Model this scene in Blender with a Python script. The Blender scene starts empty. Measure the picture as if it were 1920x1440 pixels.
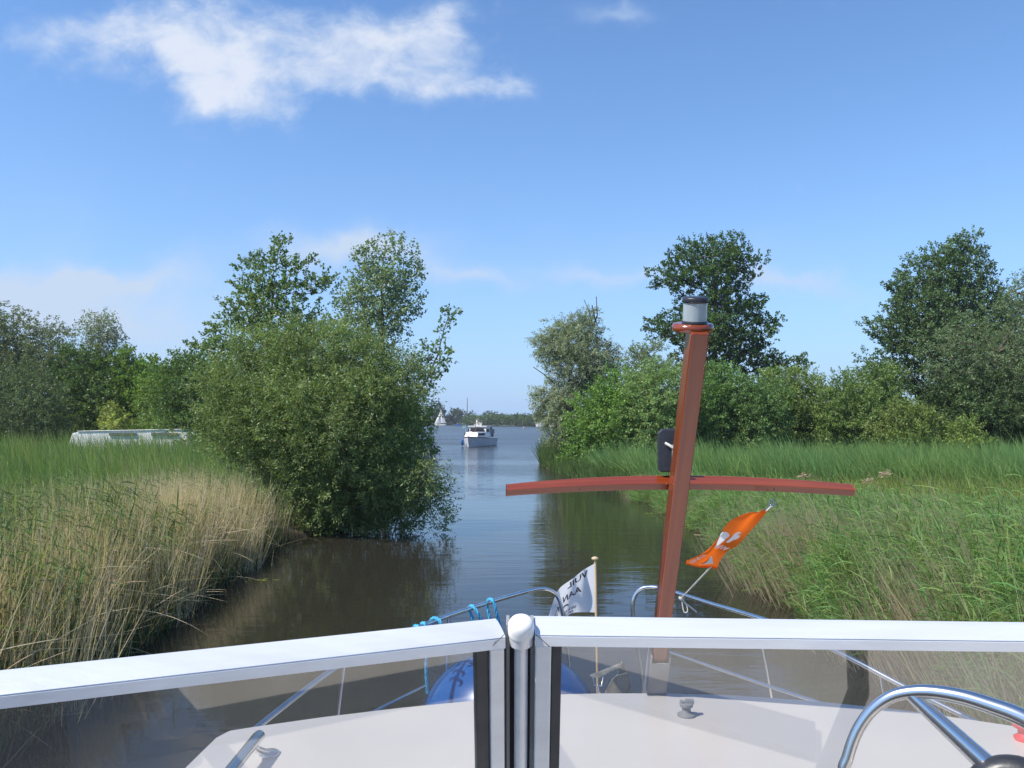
import bpy, math
import numpy as np
from mathutils import Vector, Matrix, noise as mnoise
R = math.radians
rng = np.random.default_rng(7)
S = bpy.context.scene
COL = S.collection

# ------------------------------------------------------------ camera
F = 1540.0; H = 2.8; HOR = 787.0
PITCH = math.atan((HOR-720.0)/F)
cam_d = bpy.data.cameras.new('camera'); cam = bpy.data.objects.new('camera', cam_d); COL.objects.link(cam)
cam_d.sensor_width = 36; cam_d.lens = F/1920*36; cam_d.clip_start = 0.05; cam_d.clip_end = 9000
cam.location = (0, 0, H); cam.rotation_euler = (R(90)+PITCH, 0, 0)
S.camera = cam

def P(px, py, D):
    """world point seen at photo pixel (px,py) of the 1920x1440 photo at distance D ahead"""
    x = (px-960)/F; y = (720-py)/F
    c, s = math.cos(PITCH), math.sin(PITCH)
    dy = c - y*s; dz = s + y*c
    k = D/dy
    return np.array((x*k, D, H+dz*k))

# ------------------------------------------------------------ light
SUN_EL, SUN_AZ = R(52), R(-118)          # azimuth measured from +Y clockwise (negative = left)
sdir = Vector((math.sin(SUN_AZ)*math.cos(SUN_EL), math.cos(SUN_AZ)*math.cos(SUN_EL), math.sin(SUN_EL)))
sd = bpy.data.lights.new('sun', 'SUN'); sun = bpy.data.objects.new('sun', sd); COL.objects.link(sun)
sd.energy = 4.8; sd.angle = R(0.55); sd.color = (1.0, 0.945, 0.85)
sun.rotation_euler = sdir.to_track_quat('Z', 'Y').to_euler()
S.view_settings.view_transform = 'Standard'; S.view_settings.look = 'None'
S.view_settings.exposure = 0.38; S.view_settings.gamma = 1
S.view_settings.use_curve_mapping = False

W = bpy.data.worlds.new('World'); S.world = W; W.use_nodes = True
def world():
    nt = W.node_tree; N = nt.nodes; L = nt.links; N.clear()
    def val(v):
        return v
    def M(op, a, b=None, c=None):
        n = N.new('ShaderNodeMath'); n.operation = op
        for i, v in enumerate((a, b, c)):
            if v is None: continue
            if isinstance(v, (int, float)): n.inputs[i].default_value = v
            else: L.new(v, n.inputs[i])
        return n.outputs[0]
    sky = N.new('ShaderNodeTexSky'); sky.sky_type = 'NISHITA'; sky.sun_disc = False
    sky.sun_elevation = SUN_EL; sky.sun_rotation = SUN_AZ
    sky.altitude = 0; sky.air_density = 1.0; sky.dust_density = 0.3; sky.ozone_density = 3.0
    tc = N.new('ShaderNodeTexCoord')
    sx = N.new('ShaderNodeSeparateXYZ'); L.new(tc.outputs['Generated'], sx.inputs[0])
    X, Y, Z = sx.outputs
    yy = M('MAXIMUM', Y, 0.02)
    u0 = M('DIVIDE', X, yy); v0 = M('DIVIDE', Z, yy)
    front = M('GREATER_THAN', Y, 0.05)
    cv = N.new('ShaderNodeCombineXYZ'); L.new(u0, cv.inputs[0]); L.new(v0, cv.inputs[1])
    # warp
    nw = N.new('ShaderNodeTexNoise'); nw.inputs['Scale'].default_value = 7; nw.inputs['Detail'].default_value = 6; nw.inputs['Roughness'].default_value = .58
    L.new(cv.outputs[0], nw.inputs['Vector'])
    sw = N.new('ShaderNodeSeparateColor'); L.new(nw.outputs['Color'], sw.inputs[0])
    u = M('ADD', u0, M('MULTIPLY', M('SUBTRACT', sw.outputs[0], .5), .17))
    v = M('ADD', v0, M('MULTIPLY', M('SUBTRACT', sw.outputs[1], .5), .13))
    nf = N.new('ShaderNodeTexNoise'); nf.inputs['Scale'].default_value = 16; nf.inputs['Detail'].default_value = 9; nf.inputs['Roughness'].default_value = .66; nf.inputs['Distortion'].default_value = .35
    mp = N.new('ShaderNodeMapping'); mp.inputs['Scale'].default_value = (1, 1.5, 1); L.new(cv.outputs[0], mp.inputs['Vector']); L.new(mp.outputs[0], nf.inputs['Vector'])
    fine = nf.outputs['Fac']
    def ell(px, py, rx, ry, ang, amp, tot):
        cu = (px-960)/F; cvv = (HOR-py)/F
        ca, sa = math.cos(R(ang)), math.sin(R(ang))
        du = M('SUBTRACT', u, cu); dv = M('SUBTRACT', v, cvv)
        a = M('MULTIPLY', M('ADD', M('MULTIPLY', du, ca), M('MULTIPLY', dv, sa)), F/rx)
        b = M('MULTIPLY', M('SUBTRACT', M('MULTIPLY', dv, ca), M('MULTIPLY', du, sa)), F/ry)
        d2 = M('ADD', M('MULTIPLY', a, a), M('MULTIPLY', b, b))
        g = M('MULTIPLY', M('EXPONENT', M('MULTIPLY', d2, -1.0)), amp)
        return g if tot is None else M('ADD', tot, g)
    tot = None
    for e in [(230, 60, 150, 80, 0, 1.05), (420, 85, 140, 85, 0, 1.1), (600, 80, 160, 70, 5, .95), (760, 75, 140, 70, 12, .9), (820, 20, 70, 45, 0, .6), (520, 15, 300, 40, 0, .35),
              (420, 165, 100, 48, -15, .8), (330, 130, 70, 60, -40, .6), (800, 140, 150, 32, 0, .8), (940, 125, 90, 28, -12, 1.0), (90, 40, 110, 40, 0, .45), (520, 190, 50, 22, -20, .45)]:
        tot = ell(*e, tot)
    thin = None
    for e in [(140, 520, 190, 30, 6, 0.88), (270, 520, 80, 28, 0, 0.53), (120, 570, 200, 45, 0, 0.84), (230, 610, 190, 40, 0, 0.55), (650, 475, 120, 34, 4, 1.02), (870, 520, 110, 22, -12, 0.69),
              (1130, 525, 110, 18, -8, 0.55), (1490, 530, 110, 20, -18, 0.74), (1160, 12, 70, 18, 8, .38), (1440, 490, 60, 40, 0, .14), (1150, 500, 300, 60, 0, .08), (80, 500, 90, 150, 0, .1)]:
        thin = ell(*e, thin)
    thick = M('SUBTRACT', M('ADD', tot, M('MULTIPLY', M('SUBTRACT', fine, .5), 2.1)), .15)
    mr = N.new('ShaderNodeMapRange'); mr.interpolation_type = 'SMOOTHSTEP'; mr.inputs['From Min'].default_value = 0; mr.inputs['From Max'].default_value = 1.75
    L.new(thick, mr.inputs['Value'])
    th = M('MULTIPLY', thin, M('ADD', .45, M('MULTIPLY', fine, 1.1)))
    dens = M('MINIMUM', M('ADD', M('MULTIPLY', mr.outputs[0], .86), th), 1.0)
    dens = M('MULTIPLY', dens, front)
    # cloud colour : lit parts white, thin parts greyer
    cr = N.new('ShaderNodeMixRGB'); cr.inputs[1].default_value = (4.9, 6.0, 7.7, 1); cr.inputs[2].default_value = (7.0, 7.4, 8.2, 1)
    L.new(M('MULTIPLY', M('POWER', mr.outputs[0], 1.4), M('ADD', .55, M('MULTIPLY', fine, .8))), cr.inputs[0])
    tint = N.new('ShaderNodeMixRGB'); tint.blend_type = 'MULTIPLY'; tint.inputs[0].default_value = 1
    tint.inputs[2].default_value = (1.08, 1.40, 1.70, 1)
    L.new(sky.outputs[0], tint.inputs[1])
    hz = N.new('ShaderNodeMixRGB'); hz.inputs[2].default_value = (3.45, 5.0, 7.9, 1); L.new(tint.outputs[0], hz.inputs[1])
    L.new(M('MULTIPLY', M('EXPONENT', M('MULTIPLY', M('MAXIMUM', Z, 0), -6.2)), .96), hz.inputs[0]); tint = hz
    mx = N.new('ShaderNodeMixRGB'); L.new(dens, mx.inputs[0]); L.new(tint.outputs[0], mx.inputs[1]); L.new(cr.outputs[0], mx.inputs[2])
    bg = N.new('ShaderNodeBackground'); bg.inputs['Strength'].default_value = .092
    L.new(mx.outputs[0], bg.inputs['Color'])
    out = N.new('ShaderNodeOutputWorld'); L.new(bg.outputs[0], out.inputs['Surface'])
world()

# ------------------------------------------------------------ materials
def mat(name, base, rough=.6, metal=0, spec=.5, coat=0, **kw):
    m = bpy.data.materials.new(name); m.use_nodes = True
    b = m.node_tree.nodes['Principled BSDF']
    b.inputs['Base Color'].default_value = (*base, 1); b.inputs['Roughness'].default_value = rough
    b.inputs['Metallic'].default_value = metal; b.inputs['Specular IOR Level'].default_value = spec
    b.inputs['Coat Weight'].default_value = coat
    return m
def noisy(m, c2, scale=8, detail=5, lo=.35, hi=.65, stretch=(1, 1, 1), bump=0, coord='Object', bscale=None):
    nt = m.node_tree; N = nt.nodes; L = nt.links; b = N['Principled BSDF']
    tc = N.new('ShaderNodeTexCoord'); mp = N.new('ShaderNodeMapping'); mp.inputs['Scale'].default_value = stretch
    n = N.new('ShaderNodeTexNoise'); n.inputs['Scale'].default_value = scale; n.inputs['Detail'].default_value = detail
    L.new(tc.outputs[coord], mp.inputs[0]); L.new(mp.outputs[0], n.inputs['Vector'])
    r = N.new('ShaderNodeMapRange'); r.inputs['From Min'].default_value = lo; r.inputs['From Max'].default_value = hi
    L.new(n.outputs['Fac'], r.inputs['Value'])
    mx = N.new('ShaderNodeMixRGB'); mx.inputs[1].default_value = b.inputs['Base Color'].default_value[:]; mx.inputs[2].default_value = (*c2, 1)
    L.new(r.outputs[0], mx.inputs[0]); L.new(mx.outputs[0], b.inputs['Base Color'])
    if bump:
        bp = N.new('ShaderNodeBump'); bp.inputs['Strength'].default_value = bump; bp.inputs['Distance'].default_value = .02
        if bscale:
            n2 = N.new('ShaderNodeTexNoise'); n2.inputs['Scale'].default_value = bscale; n2.inputs['Detail'].default_value = 4
            L.new(mp.outputs[0], n2.inputs['Vector']); L.new(n2.outputs['Fac'], bp.inputs['Height'])
        else: L.new(n.outputs['Fac'], bp.inputs['Height'])
        L.new(bp.outputs[0], b.inputs['Normal'])
    return m
def foliage(name, translucent=.35, rough=.45, spec=.35):
    m = bpy.data.materials.new(name); m.use_nodes = True
    nt = m.node_tree; N = nt.nodes; L = nt.links; b = N['Principled BSDF']; out = N['Material Output']
    at = N.new('ShaderNodeAttribute'); at.attribute_name = 'leaf_tint'
    b.inputs['Roughness'].default_value = rough; b.inputs['Specular IOR Level'].default_value = spec
    L.new(at.outputs['Color'], b.inputs['Base Color'])
    tr = N.new('ShaderNodeBsdfTranslucent')
    mu = N.new('ShaderNodeMixRGB'); mu.blend_type = 'MULTIPLY'; mu.inputs[0].default_value = 1; mu.inputs[2].default_value = (1.25, 1.3, .6, 1)
    L.new(at.outputs['Color'], mu.inputs[1]); L.new(mu.outputs[0], tr.inputs['Color'])
    mx = N.new('ShaderNodeMixShader'); mx.inputs[0].default_value = translucent
    L.new(b.outputs[0], mx.inputs[1]); L.new(tr.outputs[0], mx.inputs[2]); L.new(mx.outputs[0], out.inputs['Surface'])
    return m
LEAF = foliage('leaf'); REED = foliage('reed_leaf', .38, .6, .2)
BARK = noisy(mat('bark', (.07, .055, .04), .9), (.13, .11, .085), 12, stretch=(1, 1, .2), bump=.6)
PALEBARK = noisy(mat('pale_bark', (.32, .3, .27), .85), (.1, .09, .08), 9, bump=.4)
SOIL = noisy(mat('soil', (.03, .023, .014), .95), (.06, .05, .025), 3, bump=.5)
MEADOW = noisy(mat('meadow_ground', (.035, .05, .015), .95), (.07, .075, .03), .8)
GEL = noisy(mat('white_gelcoat', (.63, .593, .55), .36, coat=.2), (.59, .557, .52), 2.5, lo=.3, hi=.7)
def specks(m, col, scale, th, amt=1.):
    nt = m.node_tree; N = nt.nodes; L = nt.links; b = N['Principled BSDF']; lk = b.inputs['Base Color'].links[0].from_socket
    tc = N.new('ShaderNodeTexCoord'); v = N.new('ShaderNodeTexVoronoi'); v.inputs['Scale'].default_value = scale; L.new(tc.outputs['Object'], v.inputs['Vector'])
    n = N.new('ShaderNodeTexNoise'); n.inputs['Scale'].default_value = scale*.2; n.inputs['Detail'].default_value = 3; L.new(tc.outputs['Object'], n.inputs['Vector'])
    a = N.new('ShaderNodeMath'); a.operation = 'MULTIPLY_ADD'; a.inputs[1].default_value = -.14; L.new(n.outputs['Fac'], a.inputs[0]); L.new(v.outputs['Distance'], a.inputs[2])
    c = N.new('ShaderNodeMath'); c.operation = 'LESS_THAN'; c.inputs[1].default_value = th; L.new(a.outputs[0], c.inputs[0])
    d = N.new('ShaderNodeMath'); d.operation = 'MULTIPLY'; d.inputs[1].default_value = amt; L.new(c.outputs[0], d.inputs[0])
    mx = N.new('ShaderNodeMixRGB'); mx.inputs[2].default_value = (*col, 1); L.new(d.outputs[0], mx.inputs[0]); L.new(lk, mx.inputs[1]); L.new(mx.outputs[0], b.inputs['Base Color'])
specks(GEL, (.3, .27, .24), 22, -.045, .6)
WHITE = mat('white_plastic', (.82, .80, .76), .35)
HULLM = noisy(mat('hull_paint', (.66, .66, .68), .35), (.58, .58, .6), 2)
STEEL = noisy(mat('stainless_steel', (.74, .73, .72), .24, 1.0), (.62, .62, .62), 14)
ALU = noisy(mat('anodised_aluminium', (.80, .80, .81), .32, .35), (.72, .72, .73), 30, stretch=(.15, 1, 1), bump=.05, bscale=90)
GALV = noisy(mat('galvanised_steel', (.42, .41, .36), .55, .6), (.25, .24, .2), 18, bump=.2)
RUBBER = noisy(mat('black_rubber', (.040, .041, .044), .5), (.06, .06, .062), 30)
BLACK = noisy(mat('black_plastic', (.022, .024, .03), .38), (.03, .032, .04), 25, bump=.1)
ROPE = noisy(mat('blue_rope', (.035, .27, .48), .7), (.07, .42, .62), 60)
CORD = noisy(mat('white_cord', (.62, .6, .55), .8), (.45, .43, .4), 60)
BLUE = noisy(mat('blue_vinyl', (.010, .085, .30), .3, coat=.25), (.014, .10, .34), 4)
RED = mat('red_plastic', (.7, .03, .05), .4)
PINE = noisy(mat('pale_wood', (.6, .45, .28), .5), (.45, .32, .18), 20, stretch=(1, 1, .1))
INK = mat('black_ink', (.012, .012, .014), .6)
PRINT = mat('white_print', (.72, .72, .74), .6)
DARKGLASS = mat('dark_window', (.01, .012, .015), .08)
GREYPAINT = noisy(mat('grey_paint', (.30, .31, .32), .5), (.2, .2, .2), 5)
FLOORM = noisy(mat('cockpit_floor', (.46, .43, .38), .6), (.38, .35, .3), 4)
SEAT = mat('dark_upholstery', (.03, .035, .05), .6)
def cloth(name, c, tr=.4):
    m = mat(name, c, .75, spec=.2); nt = m.node_tree; N = nt.nodes; L = nt.links
    t = N.new('ShaderNodeBsdfTranslucent'); t.inputs[0].default_value = (*c, 1)
    mx = N.new('ShaderNodeMixShader'); mx.inputs[0].default_value = tr
    wv = N.new('ShaderNodeTexNoise'); wv.inputs['Scale'].default_value = 400
    bp = N.new('ShaderNodeBump'); bp.inputs['Strength'].default_value = .1; L.new(wv.outputs[0], bp.inputs['Height']); L.new(bp.outputs[0], N['Principled BSDF'].inputs['Normal'])
    L.new(N['Principled BSDF'].outputs[0], mx.inputs[1]); L.new(t.outputs[0], mx.inputs[2]); L.new(mx.outputs[0], N['Material Output'].inputs[0])
    return m
WCLOTH = cloth('white_flag_cloth', (.80, .80, .82), .5); OCLOTH = cloth('orange_flag_cloth', (.86, .17, .012), .35)
def wood():
    m = mat('varnished_mahogany', (.25, .048, .018), .22, spec=.5, coat=1.0); nt = m.node_tree; N = nt.nodes; L = nt.links; b = N['Principled BSDF']
    b.inputs['Coat Roughness'].default_value = .09
    tc = N.new('ShaderNodeTexCoord'); mp = N.new('ShaderNodeMapping'); mp.inputs['Scale'].default_value = (26, 26, 2.2)
    L.new(tc.outputs['UV'], mp.inputs[0])
    n = N.new('ShaderNodeTexNoise'); n.inputs['Scale'].default_value = 1.6; n.inputs['Detail'].default_value = 8; n.inputs['Distortion'].default_value = .6
    L.new(mp.outputs[0], n.inputs[0])
    cr = N.new('ShaderNodeValToRGB'); cr.color_ramp.elements[0].position = .35; cr.color_ramp.elements[0].color = (.17, .026, .010, 1)
    cr.color_ramp.elements[1].position = .68; cr.color_ramp.elements[1].color = (.36, .085, .03, 1)
    L.new(n.outputs['Fac'], cr.inputs[0]); L.new(cr.outputs[0], b.inputs['Base Color'])
    return m
WOOD = wood()
def glass():
    m = bpy.data.materials.new('windscreen_glass'); m.use_nodes = True; nt = m.node_tree; N = nt.nodes; L = nt.links; N.clear()
    tr = N.new('ShaderNodeBsdfTransparent'); tr.inputs[0].default_value = (.80, .80, .80, 1)
    gl = N.new('ShaderNodeBsdfGlossy'); gl.inputs['Roughness'].default_value = .02; gl.inputs[0].default_value = (1, .98, .97, 1)
    df = N.new('ShaderNodeBsdfDiffuse'); df.inputs[0].default_value = (.6, .58, .56, 1)
    lw = N.new('ShaderNodeLayerWeight'); lw.inputs[0].default_value = .5
    pw = N.new('ShaderNodeMath'); pw.operation = 'POWER'; L.new(lw.outputs['Facing'], pw.inputs[0]); pw.inputs[1].default_value = 4
    fr = N.new('ShaderNodeMath'); fr.operation = 'MULTIPLY_ADD'; L.new(pw.outputs[0], fr.inputs[0]); fr.inputs[1].default_value = .85; fr.inputs[2].default_value = .22
    m1 = N.new('ShaderNodeMixShader'); L.new(fr.outputs[0], m1.inputs[0]); L.new(tr.outputs[0], m1.inputs[1]); L.new(gl.outputs[0], m1.inputs[2])
    m2 = N.new('ShaderNodeMixShader'); m2.inputs[0].default_value = .11; L.new(m1.outputs[0], m2.inputs[1]); L.new(df.outputs[0], m2.inputs[2])
    o = N.new('ShaderNodeOutputMaterial'); L.new(m2.outputs[0], o.inputs[0]); return m
GLASS = glass()
def lens():
    m = mat('frosted_lens', (.46, .53, .55), .18, spec=.5, coat=.5); nt = m.node_tree; N = nt.nodes; L = nt.links
    t = N.new('ShaderNodeBsdfTransparent'); mx = N.new('ShaderNodeMixShader'); mx.inputs[0].default_value = .3
    L.new(N['Principled BSDF'].outputs[0], mx.inputs[1]); L.new(t.outputs[0], mx.inputs[2]); L.new(mx.outputs[0], N['Material Output'].inputs[0]); return m
LENS = lens()
def water():
    m = bpy.data.materials.new('river_water'); m.use_nodes = True; nt = m.node_tree; N = nt.nodes; L = nt.links; b = N['Principled BSDF']
    b.inputs['Base Color'].default_value = (.026, .0235, .017, 1); b.inputs['Roughness'].default_value = .03; b.inputs['IOR'].default_value = 1.333
    tc = N.new('ShaderNodeTexCoord')
    def nz(scale, st, det, dist=0):
        mp = N.new('ShaderNodeMapping'); mp.inputs['Scale'].default_value = st; mp.inputs['Rotation'].default_value = (0, 0, R(8)); L.new(tc.outputs['Object'], mp.inputs[0])
        n = N.new('ShaderNodeTexNoise'); n.inputs['Scale'].default_value = scale; n.inputs['Detail'].default_value = det; n.inputs['Distortion'].default_value = dist
        L.new(mp.outputs[0], n.inputs[0]); return n.outputs['Fac']
    sx0 = N.new('ShaderNodeSeparateXYZ'); L.new(tc.outputs['Object'], sx0.inputs[0])
    rr = N.new('ShaderNodeMapRange'); rr.inputs['From Min'].default_value = 24; rr.inputs['From Max'].default_value = 95; rr.inputs['To Min'].default_value = .03; rr.inputs['To Max'].default_value = .24; L.new(sx0.outputs[1], rr.inputs[0]); L.new(rr.outputs[0], b.inputs['Roughness'])
    a = nz(1.0, (.55, 2.6, 1), 3, .4)      # ripples across the river
    c = nz(3.2, (.6, 2.2, 1), 2)
    d = nz(.07, (.6, 1.2, 1), 3)           # calm and ruffled patches
    r = N.new('ShaderNodeMapRange'); r.inputs['From Min'].default_value = .42; r.inputs['From Max'].default_value = .6; r.inputs['To Min'].default_value = .35; r.inputs['To Max'].default_value = 1.1; L.new(d, r.inputs[0])
    # open lake is rougher than the sheltered cut
    sx = N.new('ShaderNodeSeparateXYZ'); L.new(tc.outputs['Object'], sx.inputs[0])
    r2 = N.new('ShaderNodeMapRange'); r2.inputs['From Min'].default_value = 25; r2.inputs['From Max'].default_value = 90; r2.inputs['To Min'].default_value = .5; r2.inputs['To Max'].default_value = 11.0; L.new(sx.outputs[1], r2.inputs[0])
    s1 = N.new('ShaderNodeMath'); s1.operation = 'MULTIPLY'; L.new(r.outputs[0], s1.inputs[0]); L.new(r2.outputs[0], s1.inputs[1])
    ad = N.new('ShaderNodeMath'); ad.operation = 'MULTIPLY_ADD'; ad.inputs[1].default_value = .28; L.new(c, ad.inputs[0]); L.new(a, ad.inputs[2])
    h = N.new('ShaderNodeMath'); h.operation = 'MULTIPLY'; L.new(ad.outputs[0], h.inputs[0]); L.new(s1.outputs[0], h.inputs[1])
    bp = N.new('ShaderNodeBump'); bp.inputs['Strength'].default_value = 1; bp.inputs['Distance'].default_value = .022; L.new(h.outputs[0], bp.inputs['Height']); L.new(bp.outputs[0], b.inputs['Normal'])
    return m
WATER = water()

# ------------------------------------------------------------ object helpers
def tag(o, label=None, cat=None, group=None, kind=None):
    if label: o['label'] = label
    if cat: o['category'] = cat
    if group: o['group'] = group
    if kind: o['kind'] = kind
    return o
def empty(name, loc, label=None, cat=None, group=None):
    o = bpy.data.objects.new(name, None); COL.objects.link(o); o.location = [float(c) for c in loc]; o.empty_display_size = .2
    return tag(o, label, cat, group)
def npmesh(name, V, Fq, m, parent=None, col=None, smooth=False, uv=None):
    """V (n,3) world coordinates; Fq (k,4) or (k,3)"""
    V = np.asarray(V, dtype=np.float32).reshape(-1, 3); Fq = np.asarray(Fq, dtype=np.int32); k, n = Fq.shape
    if parent is not None: V = V - np.array(parent_world(parent), dtype=np.float32)
    me = bpy.data.meshes.new(name); me.vertices.add(len(V)); me.vertices.foreach_set('co', V.ravel())
    me.loops.add(k*n); me.loops.foreach_set('vertex_index', Fq.ravel())
    me.polygons.add(k); me.polygons.foreach_set('loop_start', np.arange(0, k*n, n, dtype=np.int32))
    try: me.polygons.foreach_set('loop_total', np.full(k, n, dtype=np.int32))
    except Exception: pass
    if smooth: me.polygons.foreach_set('use_smooth', np.ones(k, dtype=bool))
    if col is not None:
        a = me.color_attributes.new('leaf_tint', 'FLOAT_COLOR', 'POINT')
        c = np.ones((len(V), 4), dtype=np.float32); c[:, :3] = col; a.data.foreach_set('color', c.ravel())
    me.update(calc_edges=True); me.materials.append(m)
    o = bpy.data.objects.new(name, me); COL.objects.link(o)
    if parent is not None: o.parent = parent
    return o
def parent_world(p):
    v = Vector((0, 0, 0))
    while p is not None: v += p.location; p = p.parent
    return v
class MB:
    def __init__(s): s.v = []; s.f = []; s.sm = []; s.uv = []
    def add(s, vs, fs, smooth=False):
        o = len(s.v); s.v += [tuple(float(c) for c in v) for v in vs]; s.f += [tuple(i+o for i in f) for f in fs]; s.sm += [smooth]*len(fs); return s
    def box(s, c, d, rot=None):
        x, y, z = [k/2 for k in d]; vs = [Vector((a, b, e)) for a in (-x, x) for b in (-y, y) for e in (-z, z)]
        if rot is not None: vs = [rot @ v for v in vs]
        c = Vector(c)
        return s.add([v+c for v in vs], [(0, 1, 3, 2), (4, 6, 7, 5), (0, 4, 5, 1), (2, 3, 7, 6), (0, 2, 6, 4), (1, 5, 7, 3)])
    def tube(s, pts, r, n=10, caps=True):
        pts = [Vector([float(c) for c in p]) for p in pts]; k = len(pts)
        rs = r if hasattr(r, '__len__') else [r]*k
        vs = []; up = None
        for i, p in enumerate(pts):
            t = (pts[min(i+1, k-1)]-pts[max(i-1, 0)]).normalized()
            if up is None: up = t.orthogonal().normalized()
            else:
                up = (up - t*up.dot(t)); up = up.normalized() if up.length > 1e-6 else t.orthogonal().normalized()
            w = t.cross(up)
            for j in range(n):
                a = 2*math.pi*j/n; vs.append(p+(up*math.cos(a)+w*math.sin(a))*rs[i])
        fs = [(i*n+j, i*n+(j+1) % n, (i+1)*n+(j+1) % n, (i+1)*n+j) for i in range(k-1) for j in range(n)]
        s.add(vs, fs, True)
        if caps: s.add(vs[:n], [tuple(range(n))[::-1]]); s.add(vs[-n:], [tuple(range(n))])
        return s
    def lathe(s, c, prof, n=24, axis=None, smooth=True, close=True):
        c = Vector([float(k) for k in c]); q = (Vector((0, 0, 1)).rotation_difference(Vector(axis)) if axis is not None else None)
        vs = []
        for r, z in prof:
            for j in range(n):
                a = 2*math.pi*j/n; v = Vector((r*math.cos(a), r*math.sin(a), z)); v = q @ v if q else v; vs.append(c+v)
        fs = [(i*n+j, i*n+(j+1) % n, (i+1)*n+(j+1) % n, (i+1)*n+j) for i in range(len(prof)-1) for j in range(n)]
        s.add(vs, fs, smooth)
        if close: s.add(vs[:n], [tuple(range(n))[::-1]]); s.add(vs[-n:], [tuple(range(n))])
        return s
    def prism(s, poly, d):
        """poly: list of 3D points, d: extrusion vector"""
        a = [Vector([float(c) for c in p]) for p in poly]; d = Vector([float(c) for c in d]); n = len(a)
        return s.add(a+[p+d for p in a], [tuple(range(n))[::-1], tuple(range(n, 2*n))]+[(i, (i+1) % n, n+(i+1) % n, n+i) for i in range(n)])
    def build(s, name, m, parent=None, bevel=0, seg=2):
        pw = parent_world(parent) if parent is not None else Vector((0, 0, 0))
        me = bpy.data.meshes.new(name); me.from_pydata([tuple(Vector(v)-pw) for v in s.v], [], s.f)
        me.polygons.foreach_set('use_smooth', s.sm); me.update(); me.materials.append(m)
        o = bpy.data.objects.new(name, me); COL.objects.link(o)
        if parent is not None: o.parent = parent
        if bevel:
            b = o.modifiers.new('bevel', 'BEVEL'); b.width = bevel; b.segments = seg; b.limit_method = 'ANGLE'; b.angle_limit = R(40)
        return o
def spline(pts, k=8, closed=False):
    pts = [np.array(p, dtype=float) for p in pts]; n = len(pts); out = []
    rngi = range(n if closed else n-1)
    for i in rngi:
        g = (lambda j: pts[j % n]) if closed else (lambda j: pts[min(max(j, 0), n-1)])
        p0, p1, p2, p3 = g(i-1), g(i), g(i+1), g(i+2)
        for t in np.linspace(0, 1, k, endpoint=False):
            out.append(.5*((2*p1)+(-p0+p2)*t+(2*p0-5*p1+4*p2-p3)*t*t+(-p0+3*p1-3*p2+p3)*t**3))
    out.append(pts[0] if closed else pts[-1]); return out

# ------------------------------------------------------------ water and land
def sheet(name, xs, ys, z, m, kind='structure'):
    XX, YY = np.meshgrid(xs, ys); V = np.stack([XX.ravel(), YY.ravel(), np.full(XX.size, z)], 1)
    nx, ny = len(xs), len(ys); q = [(j*nx+i, j*nx+i+1, (j+1)*nx+i+1, (j+1)*nx+i) for j in range(ny-1) for i in range(nx-1)]
    o = npmesh(name, V, q, m); return tag(o, kind=kind)
sheet('river_water', np.linspace(-4000, 4000, 17), np.linspace(-300, 7000, 17), 0, WATER)

RB = np.array([(-40, 4.6), (5, 4.35), (9, 4.3), (12.6, 4.25), (15.8, 4.4), (19, 4.8), (23, 4.95), (29, 4.5), (36.5, 3.3), (44, 2.4), (52, 1.9), (57, 2.6), (61, 6), (64, 16), (67, 60), (69, 400)])
LB = np.array([(-40, -4.3), (5, -4.4), (9.3, -4.75), (12, -5.1), (15, -5.25), (18.6, -5.5), (21, -4.4), (24, -4.1), (30, -4.6), (45, -6.2), (62, -7.6), (70, -9), (74, -14), (84, -40), (110, -80), (150, -400)])
def bank(t, D): return np.interp(D, t[:, 0], t[:, 1])
def gz(x, D, side):
    t = RB if side > 0 else LB
    off = (x-bank(t, D))*side
    return np.interp(off, [-1, 0, .25, .8, 4, 12, 60], [-.5, -.1, .12, .22, .3, .38, .45])
def land(name, t, side, m):
    Ds = np.concatenate([np.arange(-40, 0, 5), np.arange(0, 50, .8), np.arange(50, t[-1, 0]+.01, .7)])
    offs = [-.8, -.1, 0, .12, .3, .8, 2, 4, 7, 12, 20, 35, 60, 120, 400]
    V = []
    for D in Ds:
        b = bank(t, D) + .22*math.sin(D*1.7)+.12*math.sin(D*4.1+1)+.08*math.sin(D*9.3)
        for o in offs:
            z = np.interp(o, [-1, 0, .12, .3, .8, 4, 12, 60], [-.5, -.12, .07, .15, .22, .3, .38, .45]) + (.05*mnoise.noise(Vector((D*.5, o*.7, side))) if o > 0 else 0)
            V.append((b+side*o, D, z))
    n = len(offs); q = [(j*n+i, j*n+i+1, (j+1)*n+i+1, (j+1)*n+i) for j in range(len(Ds)-1) for i in range(n-1)]
    o = npmesh(name, V, q, m, smooth=True); tag(o, kind='structure'); return o
land('riverbank_ground', RB, 1, SOIL); land('riverbank_ground', LB, -1, SOIL)

# far shore land
def farland():
    xs = np.linspace(-700, 700, 60); V = []
    for x in xs:
        px = 960+x/400*F
        front = np.interp(px, [-2000, 700, 900, 960, 1060, 1300, 3000], [440, 440, 430, 350, 320, 300, 260])+4*math.sin(x*.13)
        for k, (d, z) in enumerate([(-2, -.3), (0, .05), (2, .6), (60, 1.0), (500, 1.2), (5000, 1.2)]): V.append((x*(1+d/300.0), front+d, z))
    n = 6; q = [(j*n+i, j*n+i+1, (j+1)*n+i+1, (j+1)*n+i) for j in range(len(xs)-1) for i in range(n-1)]
    tag(npmesh('far_shore_ground', V, q, MEADOW, smooth=True), kind='structure')
farland()

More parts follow.
